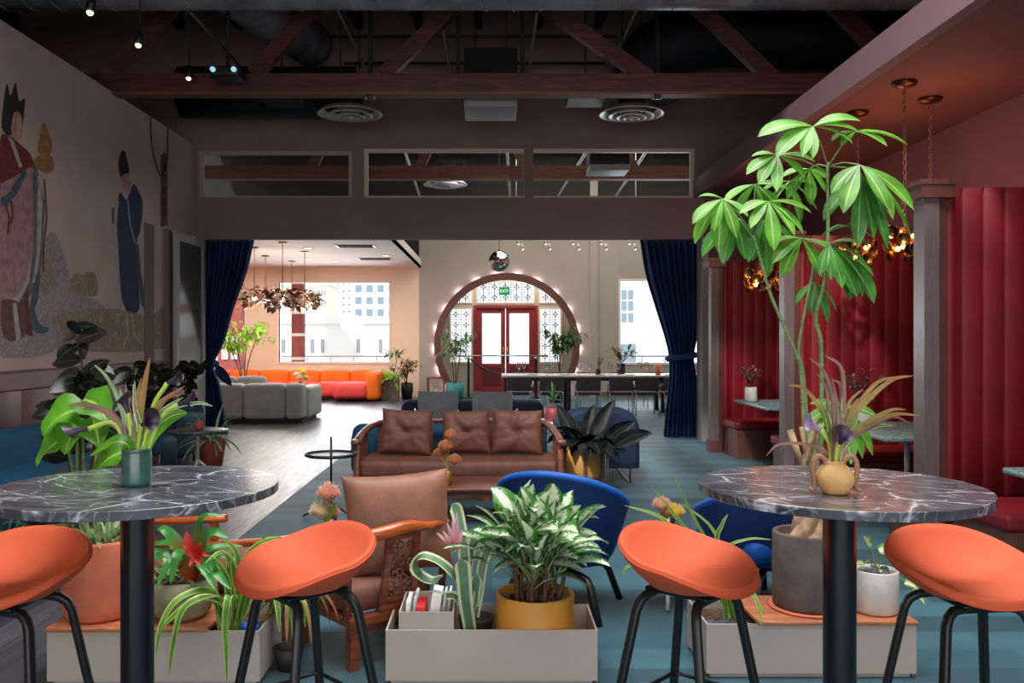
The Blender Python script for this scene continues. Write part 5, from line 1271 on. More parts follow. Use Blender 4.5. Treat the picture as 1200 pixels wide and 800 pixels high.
def bar_table(loc, label):
    t = thing('bar_table', label, 'bar table', loc, 0, 'round marble bar tables')
    r = .405; h = 1.066
    m = MB(); m.cyl((0,0,h-.026), r-.0015, .0015, 112, r); m.cyl((0,0,h-.0245), r, .023, 112); m.cyl((0,0,h-.0015), r, .0015, 112, r-.0015); m.build('tabletop', 'marble', t)
    MB().cyl((0,0,.02), .047, h-.026-.03, 40).build('column', 'black_pole', t)
    MB().cyl((0,0,h-.036), .16, .01, 32).build('mounting_plate', 'black_metal', t)
    MB().lathe([(0,0), (.17,0), (.18,.006), (.175,.014), (.06,.024), (0,.024)], seg=48, cap=False).build('base', 'black_metal', t)
    return t
TZ = 1.0665
bar_table((-1.048, 2.6, 0), 'round dark marble bar table on the left with the green potted bouquet')
b2 = bar_table((1.025, 2.6, 0), 'round dark marble bar table on the right with the two handled vase')
def stool(loc, rz, label):
    t = thing('bar_stool', label, 'bar stool', loc, rz, 'orange topped black bar stools')
    n, mr = 64, 14; zc = .757; a_, b_ = .222, .195
    def rim(th):          # th 0 = front (+Y)
        c = math.cos(th); return .062+(-.066 if c > 0 else 0)*abs(c)**1.4+(.068*abs(c)**1.3 if c < 0 else 0)
    def plan(th, u):
        x = math.sin(th); y = math.cos(th); e = .86
        x = math.copysign(abs(x)**e, x)*a_; y = math.copysign(abs(y)**e, y)*(b_ if y < 0 else b_*1.04); return x*u, y*u
    top = []; bot = []
    for k in range(n):
        th = 2*PI*k/n; h = rim(th); fr = max(0, math.cos(th))**1.5; rt = []; rb = []
        for j in range(mr+1):
            u = j/mr; x, y = plan(th, u*.97); z = zc+h*u**2.3+.012*fr*math.sin(PI*u)*1.2
            rt.append(Vector((x, y, z)))
        # rounded lip
        ux, uy = plan(th, 1); ed = .010
        x1, y1 = plan(th, .985); x2, y2 = plan(th, 1.015); x3, y3 = plan(th, 1.02); x4, y4 = plan(th, .985)
        d = .012+.02*fr
        rt += [Vector((x1,y1,zc+h+.001)), Vector((x2,y2,zc+h-.006-.004*fr)), Vector((x3,y3,zc+h-.014-.5*d*fr))]
        rb.append(Vector((x3,y3,zc+h-.016-.5*d*fr)))
        for j in range(9):
            u = 1-.05-j*.1; x, y = plan(th, max(u, .0)*(1.02)); q_ = min(1, (1-u)*2.0)**.8; zz = (zc+h-.02)*(1-q_)+(zc-.045)*q_
            rb.append(Vector((x, y, zz)))
        rb.append(Vector((0,0,zc-.05)))
        top.append(rt); bot.append(rb)
    m = MB(); m.grid([r for r in top], closed_u=True); m.v = m.v; 
    o = m.build('seat', 'orange_seat', t)
    m = MB(); m.grid([r for r in bot], closed_u=True); m.build('seat_shell', 'orange_seat', t)
    m = MB(); m.tube([r[0]+Vector((0,0,.001)) for r in bot], .0028, 6, True); m.build('piping', 'orange_seam', o)
    for sy in (-1, 1):
        for sx in (-1, 1):
            pts = [(0,sy*.085,.692), (sx*.07,sy*.087,.692), (sx*.10,sy*.09,.688), (sx*.122,sy*.098,.672), (sx*.134,sy*.105,.645), (sx*.225,sy*.205,0)]
            m = MB(); pts2 = [Vector(p) for p in pts[:-1]]+[Vector(pts[-2]).lerp(Vector(pts[-1]), k/4) for k in range(1, 5)]; m.tube(pts2, 1, 12, flat=(.0145,.012)); m.build('leg', 'black_wood', t)
    q = .48; e = Vector((.134,.105,.645)).lerp(Vector((.225,.205,0)), .455); c = [(-e.x,-e.y,e.z), (e.x,-e.y,e.z), (e.x,e.y,e.z), (-e.x,e.y,e.z)]; cc = []
    for k in range(4):
        A = Vector(c[k]); Bn = Vector(c[(k+1)%4]); cc += [A.lerp(Bn, s) for s in (.06, .3, .7, .94)]
    MB().tube(cc, .0075, 8, True).build('footrest', 'black_metal', t)
    MB().rbox((0,0,.702), (.16,.22,.016), .006, 1, 1).build('seat_plate', 'black_metal', t)
    return t
SD = 2.80
def face(vx, vy): return math.atan2(-vx, vy)
s0 = stool((XX(359,SD), SD, 0), face(-.74,-.67), 'orange bar stool second from the left, between the left marble table and the centre planter')
copy_tree(s0, (XX(806,SD), SD, 0), face(.74,-.67), 'orange bar stool third from the left, between the centre planter and the right marble table')
copy_tree(s0, (XX(12,2.69), 2.69, 0), face(-.12,-.99), 'orange bar stool at the left picture edge')
copy_tree(s0, (XX(1131,2.72), 2.72, 0), face(.12,-.99), 'orange bar stool at the right picture edge')
# ---- planter boxes
def planter(x0, y0, w, d, h, label):
    t = thing('planter_box', label, 'planter box', (x0+w/2, y0, 0), 0, 'low pale metal planter boxes'); k = .008; b = .022
    m = MB(); W = w/2
    m.box((-W,0,b), (W,k,h)); m.box((-W,d-k,b), (W,d,h)); m.box((-W,k,b), (-W+k,d-k,h)); m.box((W-k,k,b), (W,d-k,h)); m.box((-W+k,k,b), (W-k,d-k,b+.012)); m.build('box', 'planter_metal', t)
    MB().box((-W+.02,.02,0), (W-.02,d-.02,b-.001)).build('base', 'frame_grey', t)
    return t
BW, BD, BH = .915, .40, .24
YL, YC, YR = 3.79, 3.80, 3.88
pL = planter(-1.917, YL, BW, BD, BH, 'pale metal planter box on the left under the left marble table')
cpl = planter(-.461, YC, BW, BD-.03, BH, 'pale metal planter box in the centre holding the mustard pot')
pR = planter(.944, YR, BW+.01, BD-.01, BH, 'pale metal planter box on the right holding the tall tree')
def lid(x0, x1, y0, d, pl):
    t = MB().rbox(((x0+x1)/2, y0+d/2, BH+.004), (x1-x0, d, .018), .004, 1, 2).build('lid', 'lid_wood', pl, pl.location); t['label'] = 'wooden lid'; return t
LT = BH+.0135
lid(-1.925, XX(243,YL), YL-.006, BD+.01, pL); lid(XX(888,YR), .944+BW+.018, YR-.006, BD+.0, pR)
for (x0, x1, y0, d, lb) in ((XX(243,YL)+.006, -1.917+BW-.009, YL+.009, BD-.018, 'dark soil in the open end of the left planter box'), (.944+.009, XX(888,YR)-.004, YR+.009, BD-.028, 'dark soil in the open end of the right planter box')):
    o = MB().box((x0,y0,.16), (x1,y0+d,.19)).build('soil_bed', 'soil'); tag(o, lb, 'soil', kind='stuff')
# small inner box with leaflets
t = thing('leaflet_box', 'small pale metal box of leaflets inside the centre planter', 'box', (XX(500,3.84), 3.82, 0)); off = t.location
x0, x1 = XX(468,3.84), XX(532,3.84); y0, y1 = 3.82, 4.14; k = .006
m = MB(); m.box((x0,y0,.036), (x1,y0+k,.312)); m.box((x0,y1-k,.036), (x1,y1,.312)); m.box((x0,y0+k,.036), (x0+k,y1-k,.312)); m.box((x1-k,y0+k,.036), (x1,y1-k,.312)); m.box((x0+k,y0+k,.036), (x1-k,y1-k,.15)); m.build('box', 'planter_metal', t, off)
rr = random.Random(3); x = x0+.02
lb = ['white leaflet at the left of the small box', 'white folded card in the small leaflet box next to the first', 'red and white booklet in the small leaflet box', 'thick white booklet leaning in the small leaflet box', 'grey card in the small leaflet box right of the booklets', 'thin white card at the right of the small leaflet box']
for k_, (w_, mt, hz, ry, yy) in enumerate(((.018,'paper_white',.335,.06,3.9), (.014,'paper_grey',.345,.10,3.93), (.040,'paper_red',.325,0,3.86), (.045,'paper_white',.36,.16,3.92), (.012,'paper_grey',.345,.12,3.95), (.010,'paper_white',.335,.1,4.0))):
    o = MB().rbox((0,0,(hz-.155)/2), (w_,.16,hz-.155), .002, 1, 1, rot=RY(ry)).build('leaflet', mt); o.location = (x+w_/2, yy+.06, .158); tag(o, lb[k_], 'leaflet', 'leaflets in the small box'); x += w_+.010
# ---- mustard pot with aglaonema
ac = Vector((XX(627,3.99), 3.985, .037))
t = thing('aglaonema_plant', 'bushy silver and green leaved plant in a mustard yellow pot, centre planter', 'potted plant', ac)
R0 = .176; ht = .315
MB().lathe([(0,0), (R0-.01,0), (R0-.002,.012), (R0,.03), (R0,ht-.006), (R0-.004,ht), (R0-.014,ht), (R0-.018,ht-.006), (R0-.018,ht-.05), (0,ht-.05)], seg=56, cap=False).build('pot', 'mustard', t)
MB().lathe([(0,ht-.035), (.08,ht-.04), (R0-.019,ht-.045)], seg=30, cap=False).build('soil', 'soil', t)
rr = random.Random(12); pb = MB()
for k in range(46): a = rr.uniform(0,2*PI); q = R0*.86*rr.random()**.5; pb.sphere((q*math.cos(a), q*math.sin(a), ht-.035+rr.uniform(0,.008)), rr.uniform(.009,.017), 8, 5, (1,rr.uniform(.7,1),.7))
o = pb.build('pebbles', 'pebble', t); o['kind'] = 'stuff'
st = MB(); lf = MB(); canes = MB()
for k in range(16):
    a = k*2.4; q = .11*(k/16)**.5; b = Vector((q*math.cos(a), q*math.sin(a), ht-.04)); L = rr.uniform(.12,.26); tp = b+Vector((math.cos(a)*.09*rr.random(), math.sin(a)*.08*rr.random(), L)); canes.tube(curve_pts([b, (b+tp)/2+Vector((rr.uniform(-.015,.015),0,0)), tp], 4), [.011-.0004*j for j in range(9)], 7)
    for j in range(9):
        aa = a+j*2.1+rr.uniform(-.4,.4); e = rr.uniform(.45,1.45); d = Vector((math.cos(aa)*math.cos(e), math.sin(aa)*math.cos(e)*.75, math.sin(e))); pl = rr.uniform(.09,.21); q0 = b.lerp(tp, .55+.05*j); q1 = q0+d*pl
        st.tube([q0, q0.lerp(q1,.5)+Vector((0,0,.01)), q1], .0035, 5); d2 = Vector((d.x*1.1, d.y*1.1, d.z*.75)); lf.leaf(q1, d2, rr.uniform(.14,.21), rr.uniform(.078,.108), (0,0,1), rr.uniform(.3,1.1), .3, 7, 'oval', rr.uniform(-.7,.7), .06)
canes.build('canes', 'brown_stem', t); st.build('stems', 'green_stem', t); lf.build('foliage', 'leaf_aglaonema', t)
# ---- aechmea with pink flower
bc = Vector((XX(558,3.96), 3.96, .037)); t = thing('bromeliad_plant', 'bromeliad with broad striped strap leaves and a pink flower in a small dark pot', 'potted plant', bc)
MB().lathe([(0,0), (.055,0), (.075,.20), (.08,.205), (.08,.215), (.070,.215), (.066,.19), (0,.19)], seg=28, cap=False).build('pot', 'dark_pot', t)
MB().lathe([(0,.196), (.067,.192)], seg=24, cap=False).build('soil', 'soil', t)
D_ = 3.93; m = MB(); W3 = lambda px, py, d=0: P(px, py, D_+d)-bc
b0 = W3(556,722)
ribbon(m, [W3(549,738,-.04), W3(547,700,-.06), W3(543,640,-.02), W3(536,600,.02), W3(530,590,.03)], .062, (0,-1,.1), .35, 'even')
ribbon(m, [W3(551,738,-.05), W3(546,705,-.08), W3(543,670,-.08), W3(541,655,-.07)], .075, (0,-1,.1), .3, 'even')
ribbon(m, [b0, W3(545,690), W3(520,662,.0), W3(498,652,.0), W3(488,658,.02), W3(490,672,.03), W3(506,681,.03), W3(520,673,.03)], .060, (-.2,-.5,1), .3, 'even')
ribbon(m, [b0, W3(560,700), W3(566,660,.03), W3(574,640,.05), W3(585,632,.08)], .055, (0,-1,.3), .3, 'even')
ribbon(m, [b0, W3(556,700), W3(557,688), W3(560,672)], .06, (0,-1,.2), .3, 'even')
ribbon(m, [b0, W3(535,700,.02), W3(520,700,.03), W3(512,715,.02)], .045, (0,-.7,.7), .3, 'even')
ribbon(m, [b0, W3(548,680,.04), W3(553,640,.06), W3(562,618,.08)], .05, (0,-1,.2), .3, 'even')
m.build('foliage', 'leaf_aechmea', t)
m = MB(); fb = W3(536,645,-.03); m.tube([b0, W3(545,690,.0), fb], .006, 6); m.build('flower_stem', 'green_stem', t)
m = MB()
for (px, py, L) in ((530,618,1),(524,612,1),(537,612,1),(519,622,1),(512,624,1.1),(542,620,1),(530,606,1),(535,600,1)): ribbon(m, [fb, fb.lerp(W3(px,py,-.06), .5)+Vector((0,-.01,.004)), W3(px,py,-.06)], .019, (0,-1,.4), .4, 'oval', 4)
m.build('flower', 'petal_pink', t)
# ---- left planter plants
def pot_thing(name, label, loc, prof, mat, cat='potted plant'):
    t = thing(name, label, cat, loc); MB().lathe(prof, seg=44, cap=False).build('pot', mat, t); return t
tc_ = Vector((XX(118,3.97), 3.97, LT)); t = pot_thing('monstera_plant', 'large terracotta pot with rising split leaved green plant, under the left marble table', tc_, [(0,0), (.125,0), (.145,.012), (.158,.05), (.165,.34), (.16,.35), (.145,.35), (.142,.31), (0,.31)], 'terracotta')
MB().lathe([(0,.315), (.142,.312)], seg=30, cap=False).build('soil', 'soil', t)
st = MB(); lf = MB()
def split_leaf(m, base, d, L, W, up, seed):
    """broad heart leaf with deep lobes"""
    r = random.Random(seed); d, sd, u = frame(d, up); mid = []; n = 7; p = Vector(base); dd = d.copy()
    for k in range(n+1): mid.append(p.copy()); p = p+dd*L/n; dd = (dd+Vector((0,0,-.22))).normalized()
    for s in (-1, 1):
        for k in range(n):
            t_ = (k+.5)/n; w = W/2*math.sin(PI*(t_*.86+.12))**.6*(1.0 if k < n-1 else .7); a, b = mid[k], mid[k+1]; back = -.22*L*(1-t_)**2; bb = d*back
            tip = (a+b)/2+sd*s*w+d*(L*.06+back)+Vector((0,0,-.22*w)); g = .10
            m.grid([[(a,(.1,.5)), (b,(.1,.5))], [(a.lerp(tip,.35)+u*.012,(.3,.7)), (b.lerp(tip,.35)+u*.012,(.3,.3))], [(a+sd*s*w*.8+bb*.8+Vector((0,0,-.14*w)),(.7,.85)), (b+sd*s*w*.8+bb*.8+Vector((0,0,-.14*w))-d*L*.008,(.7,.15))], [(tip-d*L/n*.42,(1,.9)), (tip+d*L/n*.34,(1,.1))]])
D4 = 3.55
for k, (bx, hubs, dr, L, W) in enumerate(((-.02, [(95,600),(91,560),(90,520),(88,480)], (-.8,-.4,.1), .24,.17), (.0, [(90,600),(86,560),(80,530),(73,515)], (-.95,-.3,-.05), .22,.13), (.03, [(112,600),(114,520),(100,468)], (.85,-.5,.3), .26,.17), (-.03, [(100,600),(97,520),(94,494)], (-.5,-.8,-.5), .22,.18), (.04, [(125,600),(130,545),(142,530)], (-.95,-.3,.1), .22,.15), (.06,[(130,600),(118,520),(108,490)],(.6,-.7,-.1),.22,.17))):
    dep = [3.98, 3.85, 3.7, 3.62][:len(hubs)] if len(hubs) == 4 else [3.98, 3.8, 3.62]
    pts = [Vector((bx,0,.31))]+[P(px,py,dd)-tc_ for (px,py),dd in zip(hubs,dep)]
    st.tube(curve_pts(pts, 6), .006, 7); lf.leaf(pts[-1]-Vector(dr).normalized()*.02, dr, L*.75, W*.95, (0,-.75,1), 1.2, .3, 9, 'heart', 0, .22)
st.build('stems', 'green_stem', t); lf.build('foliage', 'leaf_monstera', t)
m = MB(); strap_plant_leaves(m, 40, .12, .13, .035, (0,0,.33), (.3,1.4), (.3,1.3), 6, 'oval'); m.build('undergrowth', 'leaf_pale', t)
gp = Vector((XX(213,3.95), 3.95, LT)); t = pot_thing('bromeliad_plant', 'glossy green plant with a red flower heart in a mossy stone bowl', gp, [(0,0), (.09,0), (.125,.03), (.155,.11), (.15,.175), (.137,.178), (.135,.15), (0,.15)], 'mossy_clay')
MB().lathe([(0,.156), (.136,.152)], seg=30, cap=False).build('soil', 'soil', t)
m = MB(); G = lambda px, py, d=0: P(px, py, 3.88+d)-gp; hb = G(226,664)
for tip, W, md in (((262,604,.0),.055,(240,610)), ((268,630,-.05),.085,(250,628)), ((184,620,0),.07,(195,625)), ((150,640,0),.05,(185,650)), ((200,684,-.15),.075,(210,655)), ((270,690,-.15),.085,(248,668)), ((165,665,-.05),.065,(190,655)), ((295,660,0),.055,(262,655)), ((183,690,-.12),.06,(200,665)), ((252,690,-.16),.07,(240,668)), ((172,640,.1),.06,(200,640)), ((285,640,.1),.06,(255,645)), ((240,640,.15),.07,(232,650))):
    a = G(tip[0], tip[1], tip[2]); b = G(md[0], md[1], tip[2]*.5)+Vector((0,-.02,.02)); ribbon(m, [hb+Vector((0,0,-.06)), hb.lerp(b,.5)+Vector((0,0,.01)), b, a], W*1.05, (0,-.7,.8), .35, 'strap', 5)
m.build('foliage', 'leaf_bromeliad', t)
m = MB(); G2 = lambda px, py, d=0: P(px, py, 3.80+d)-gp
ribbon(m, [G2(228,655), G2(222,640), G2(219,622)], .045, (0,-1,.2), .3, 'oval')
for (px, py) in ((214,640),(236,636),(244,652),(222,664),(234,664)): ribbon(m, [G2(230,656), G2((230+px)/2,(656+py)/2-5), G2(px,py,-.02)], .034, (0,-1,.5), .4, 'strap', 4)
m.build('flower', 'petal_red', t)
m = MB(); strap_plant_leaves(m, 26, .1, .16, .03, (0,0,.17), (.1,1.2), (.3,1.4), 16, 'oval'); m.build('undergrowth', 'leaf_pale', t)
# spider plant
sp = Vector((XX(275,3.92), 3.90, .19)); t = thing('spider_plant', 'spider plant with long arching striped leaves in the left planter box', 'plant', sp)
S = lambda px, py, d=0: P(px, py, 3.72+d)-sp; m = MB(); r0 = Vector((0,0,0))
for ctrl in ([(270,735,.18),(255,710,.1),(228,705,-.05),(200,725,-.08),(185,745,-.08)], [(270,735,.18),(262,705,.1),(238,700,-.05),(214,715,-.1),(203,755,-.12),(198,790,-.12)], [(272,735,.18),(268,690,.1),(255,660,.05),(243,650,0)], [(276,735,.18),(280,690,.12),(278,650,.1),(262,630,.08)],
      [(278,735,.18),(275,705,.05),(268,700,-.08),(264,730,-.1),(265,760,-.1),(266,800,-.1)], [(282,735,.2),(292,690,.2),(300,650,.2),(314,622,.2)], [(284,735,.2),(300,680,.15),(316,672,.1),(324,700,.05),(328,740,.02)], [(284,735,.2),(300,690,.25),(335,665,.25),(352,690,.22),(358,735,.2)],
      [(274,735,.18),(250,695,.1),(212,700,.0),(190,730,-.05),(182,770,-.08)], [(278,735,.2),(284,670,.15),(300,640,.15),(330,628,.15)], [(280,735,.2),(276,680,.15),(262,648,.1),(240,660,.0)], [(282,735,.2),(296,700,.2),(326,690,.24),(342,720,.22),(345,770,.2)], [(276,735,.18),(272,700,.12),(268,668,.12),(270,640,.15)], [(282,735,.2),(290,690,.1),(303,668,.05),(318,664,.0)]):
    ribbon(m, [Vector((R.uniform(-.05,.05),R.uniform(-.04,.04),-.01))]+[S(*c) for c in ctrl[1:]], R.uniform(.042,.056), (0,-.6,.8), .35)
m.build('foliage', 'leaf_strap', t)
sp2 = Vector((-.925, 4.0, 0)); t = thing('dracaena_plant', 'plant with drooping reddish edged strap leaves behind the second bar stool', 'potted plant', sp2)
MB().lathe([(0,0), (.05,0), (.07,.10), (.062,.10), (.058,.08), (0,.08)], seg=20, cap=False).build('pot', 'dark_pot', t); MB().tube(curve_pts([(0,0,.07), (.01,0,.18), (0,0,.34)], 5), .014, 8).build('stem', 'brown_stem', t)
m = MB(); rr = random.Random(6)
for k in range(30): a = k*2.4; e = rr.uniform(.0,1.2); m.leaf((0,0,.32+.02*rr.random()), (math.cos(a)*math.cos(e), math.sin(a)*math.cos(e)*.5, math.sin(e)), rr.uniform(.24,.36), .03, (0,0,1), rr.uniform(1.8,3.2), .3, 9, 'strap')
m.build('foliage', 'leaf_bronze', t)
t = thing('small_pot', 'small blue pot in the right end of the left planter box', 'pot', (XX(296,3.9), 3.86, .191)); MB().lathe([(0,0), (.035,0), (.042,.06), (.036,.06), (.034,.01), (0,.01)], seg=20, cap=False).build('pot', 'blue_pot', t)
# side table hidden behind the stool, with the vase of mums
rt = round_table((XX(384,4.75), 4.95, 0), .17, .34, 'small round table behind the second bar stool carrying the pale pink mums', 'marble_side')
vb = Vector((XX(382,4.75), 4.9, .345)); V = lambda px, py, d=0: P(px, py, 4.75+d)-vb
vase_of_mums(vb, 'vase of pale pink mums rising behind the second bar stool', [tuple(V(385,581))+(1.05,), tuple(V(376,602))+(1.0,), tuple(V(388,603,.05))+(.8,)], 'glass_thin', [(0,0), (.03,0), (.035,.16), (.03,.16), (.028,.01), (0,.01)], ['petal_peach', 'petal_cream'], .072)
m = MB()
for (px, py) in ((374,592),(380,588),(372,585),(390,596),(395,590),(378,596)): ribbon(m, [V(383,612), V((383+px)/2,(612+py)/2), V(px,py-4)], .02, (0,-1,.3), .2, 'oval', 3)
o = m.build('sprigs', 'leaf_lime', [x for x in bpy.data.objects if x.get('label','').startswith('vase of pale pink')][0])
# ---- right planter
dc = Vector((XX(949,4.06), 4.08, LT+.012)); t = thing('money_tree', 'tall money tree with braided trunk and umbrella leaves in a dark concrete pot', 'potted tree', dc)
MB().lathe([(0,0), (.150,0), (.158,.006), (.160,.02), (.160,.335), (.157,.340), (.140,.340), (.137,.335), (.137,.29), (0,.29)], seg=56, cap=False).build('pot', 'concrete_dark', t)
MB().lathe([(0,-.012), (.172,-.012), (.178,-.006), (.176,0), (.16,-.001), (0,-.001)], seg=48, cap=False).build('saucer', 'terracotta', t)
MB().lathe([(0,.298), (.136,.292)], seg=30, cap=False).build('soil', 'soil', t)
pb = MB(); rr = random.Random(5)
for k in range(60): a = rr.uniform(0,2*PI); q = .125*rr.random()**.5; pb.sphere((q*math.cos(a), q*math.sin(a), .30), rr.uniform(.006,.012), 7, 4)
o = pb.build('clay_pebbles', 'terracotta', t); o['kind'] = 'stuff'
T_ = lambda px, py, d=0: P(px, py, 4.06+d)-dc
trunk = MB()
for k in range(4):
    pts = []
    for j in range(26):
        s = j/25; z = .28+.58*s; a = k*PI/2+s*6.5; rad = .040*(1-s)**2.6+.013; pts.append(Vector((rad*math.cos(a)+.03*s, rad*math.sin(a), z)))
    trunk.tube(pts, [ .040*(1-s/25)**2.4+.013 for s in range(26)], 8)
trunk.tube([(0,0,.26), (0,0,.40), (.01,0,.6)], [.085,.06,.03], 12); trunk.build('braided_trunk', 'bark', t)
top = Vector((.03,0,.84)); stems = []
def stem(ctrl, r0, r1):
    pts = curve_pts([top]+[T_(*c) for c in ctrl], 8); m = MB(); m.tube(pts, [r0+(r1-r0)*k/(len(pts)-1) for k in range(len(pts))], 8)
    for k in range(4, len(pts), 5): m.sphere(pts[k], (r0+(r1-r0)*k/len(pts))*1.35, 8, 5)
    m.build('stem', 'green_stem', t)
stem([(945,540),(940,450),(935,420),(905,350),(893,310),(883,275)], .011, .006)
stem([(962,530),(963,450),(962,400),(956,372),(966,330),(970,280),(970,190)], .012, .007)
stem([(950,540),(942,440),(936,410),(944,360),(950,330),(955,300)], .008, .005)
m = MB(); m.tube([top, T_(940,548,-.05), T_(926,504,-.05)], [.018,.018,.016], 8); m.tube([top, T_(945,540,-.03), T_(939,500,-.03)], [.012,.011,.010], 8); m.build('cut_stub', 'bark', t)
lf = MB(); lf2 = MB(); pet = MB(); rr = random.Random(31)
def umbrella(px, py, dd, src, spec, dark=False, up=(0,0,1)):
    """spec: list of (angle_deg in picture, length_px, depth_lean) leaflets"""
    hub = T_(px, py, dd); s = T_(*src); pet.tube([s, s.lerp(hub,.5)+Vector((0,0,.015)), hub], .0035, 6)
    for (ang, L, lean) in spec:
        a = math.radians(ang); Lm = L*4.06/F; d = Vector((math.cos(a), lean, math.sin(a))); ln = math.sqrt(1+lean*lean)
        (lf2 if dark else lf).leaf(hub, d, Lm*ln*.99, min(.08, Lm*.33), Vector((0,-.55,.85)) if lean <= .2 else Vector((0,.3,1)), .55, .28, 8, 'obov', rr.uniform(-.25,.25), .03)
top3 = (970,195)
umbrella(953,148,-.05, top3, [(170,75,-.3),(198,66,-.5),(12,52,-.2),(30,60,.1),(-10,45,-.5),(225,42,-.9),(250,38,-.9),(150,30,.5)])
umbrella(1003,154,-.02, top3, [(4,60,-.2),(-14,35,-.6),(180,36,-.3),(200,30,-.6),(20,30,.5)])
umbrella(1008,193,-.15, top3, [(232,62,-.5),(300,66,-.6),(-28,75,-.3),(-45,96,-.2),(205,50,-.2),(-62,50,-.8)])
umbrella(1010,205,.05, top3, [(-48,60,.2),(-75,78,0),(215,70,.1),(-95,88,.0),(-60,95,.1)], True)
umbrella(912,182,-.05, (967,200), [(190,48,-.3),(215,46,-.6),(10,42,-.2),(160,32,0),(250,42,-.9),(-30,38,-.5)])
umbrella(948,198,.1, top3, [(175,36,0),(220,46,0),(-90,44,-.2),(-40,35,0),(0,28,.3)])
hubA = (883,275)
umbrella(847,233,-.08, hubA, [(243,40,-.4),(-20,34,-.4),(150,28,.2),(200,48,-.2),(225,62,.0),(-70,46,-.5),(-100,62,-.2)])
umbrella(901,236,-.18, hubA, [(-92,54,-.6),(-32,50,-.4),(180,40,-.3),(5,48,-.2),(-50,42,-.8),(215,40,-.5)])
umbrella(885,216,.0, hubA, [(190,46,-.2),(-38,44,-.4),(222,42,-.2),(15,40,0),(-68,46,-.4)])
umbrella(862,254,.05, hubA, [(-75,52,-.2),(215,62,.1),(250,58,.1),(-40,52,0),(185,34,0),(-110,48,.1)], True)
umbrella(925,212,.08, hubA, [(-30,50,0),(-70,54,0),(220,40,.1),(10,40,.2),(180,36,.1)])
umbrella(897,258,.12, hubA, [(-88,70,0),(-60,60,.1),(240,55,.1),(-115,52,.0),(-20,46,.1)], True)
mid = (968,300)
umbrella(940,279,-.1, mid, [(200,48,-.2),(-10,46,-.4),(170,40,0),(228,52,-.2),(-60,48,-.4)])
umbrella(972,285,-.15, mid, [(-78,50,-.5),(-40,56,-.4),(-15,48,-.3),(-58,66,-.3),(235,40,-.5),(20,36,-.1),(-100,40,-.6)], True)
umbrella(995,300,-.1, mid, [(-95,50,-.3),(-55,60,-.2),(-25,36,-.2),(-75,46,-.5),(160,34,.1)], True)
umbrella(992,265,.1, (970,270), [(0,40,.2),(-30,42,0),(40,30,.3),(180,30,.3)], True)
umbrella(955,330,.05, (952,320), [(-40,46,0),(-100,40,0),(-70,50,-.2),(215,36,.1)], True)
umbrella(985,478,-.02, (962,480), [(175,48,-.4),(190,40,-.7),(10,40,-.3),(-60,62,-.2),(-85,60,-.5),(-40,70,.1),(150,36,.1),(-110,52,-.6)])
lf.build('foliage', 'leaf_money', t); lf2.build('shade_tinted_foliage', 'leaf_money_dark', t); pet.build('leaf_stalks', 'green_stem', t)
wc = Vector((XX(1026,4.02), 4.02, LT)); t = pot_thing('pothos_plant', 'small variegated plant and dark pebbles in a white stone pot', wc, [(0,0), (.080,0), (.092,.006), (.097,.02), (.099,.188), (.096,.193), (.087,.193), (.085,.15), (0,.15)], 'white_stone')
MB().lathe([(0,.158), (.085,.156)], seg=24, cap=False).build('soil', 'soil', t)
for k in range(12): a = k*2.4; q = .062*(k/12)**.5; MB().sphere((q*math.cos(a), q*math.sin(a), .178+rr.uniform(0,.014)), rr.uniform(.016,.024), 10, 6, (1.1,.9,.7)).build('pebble', 'pebble_dark' if k % 3 else 'pebble', t)
G = lambda px, py, d=0: P(px, py, 4.0+d)-wc; m = MB(); s_ = MB()
for (px, py, L, W, dr) in ((1020,640,.08,.05,(-.5,-.3,.9)), (1030,645,.09,.055,(.9,-.3,.4)), (1046,640,.07,.05,(.9,-.4,.5)), (1012,660,.06,.03,(-.9,-.2,.3)), (1070,690,.08,.045,(.7,-.4,-.7)), (1028,668,.05,.03,(.2,-.8,.2)), (1060,682,.06,.04,(.8,-.5,-.1))):
    e = G(px, py); s_.tube(curve_pts([(0,0,.16), e.lerp(Vector((0,0,.2)),.5)+Vector((0,0,.02)), e], 4), .003, 5); m.leaf(e, dr, L, W, (0,-.7,.7), .4, .25, 6, 'heart')
s_.build('stems', 'green_stem', t); m.build('foliage', 'leaf_pothos', t)
oc = Vector((XX(862,3.98), 4.02, .19)); t = thing('strap_leaf_plant', 'airy plant of long grassy leaves rising from the open end of the right planter box', 'plant', oc)
S = lambda px, py, d=0: P(px, py, 3.95+d)-oc; m = MB()
for ctrl in ([(830,640,.1),(815,610,.1),(785,550,.1)], [(820,650,.1),(800,615,.1),(765,572,.1)], [(815,660,.1),(780,610,.1),(732,592,.1)], [(840,640,.05),(846,615,.05),(853,602,.05)], [(850,650,.0),(875,632,-.02),(905,632,-.04)], [(855,680,.0),(880,690,-.06),(895,722,-.1)], [(835,670,.1),(800,655,.15),(740,662,.2),(728,676,.2)], [(850,690,0),(862,700,-.03),(865,715,-.05)], [(852,670,.1),(835,620,.15),(800,590,.2)], [(860,690,-.02),(885,700,-.08),(893,735,-.14)]):
    ribbon(m, [Vector((R.uniform(-.04,.04),R.uniform(-.03,.03),0))]+[S(*c) for c in ctrl], R.uniform(.02,.032), (0,-.7,.7), .3)
m.build('foliage', 'leaf_strap', t); m = MB()
for k in range(12): m.leaf((R.uniform(-.08,.05),R.uniform(-.05,.05),.01), (R.uniform(-1,1),R.uniform(-.6,.6),R.uniform(.2,.8)), .10, .010, n=6, droop=1.2, shape='strap')
m.build('dry_leaves', 'petal_peach', t)
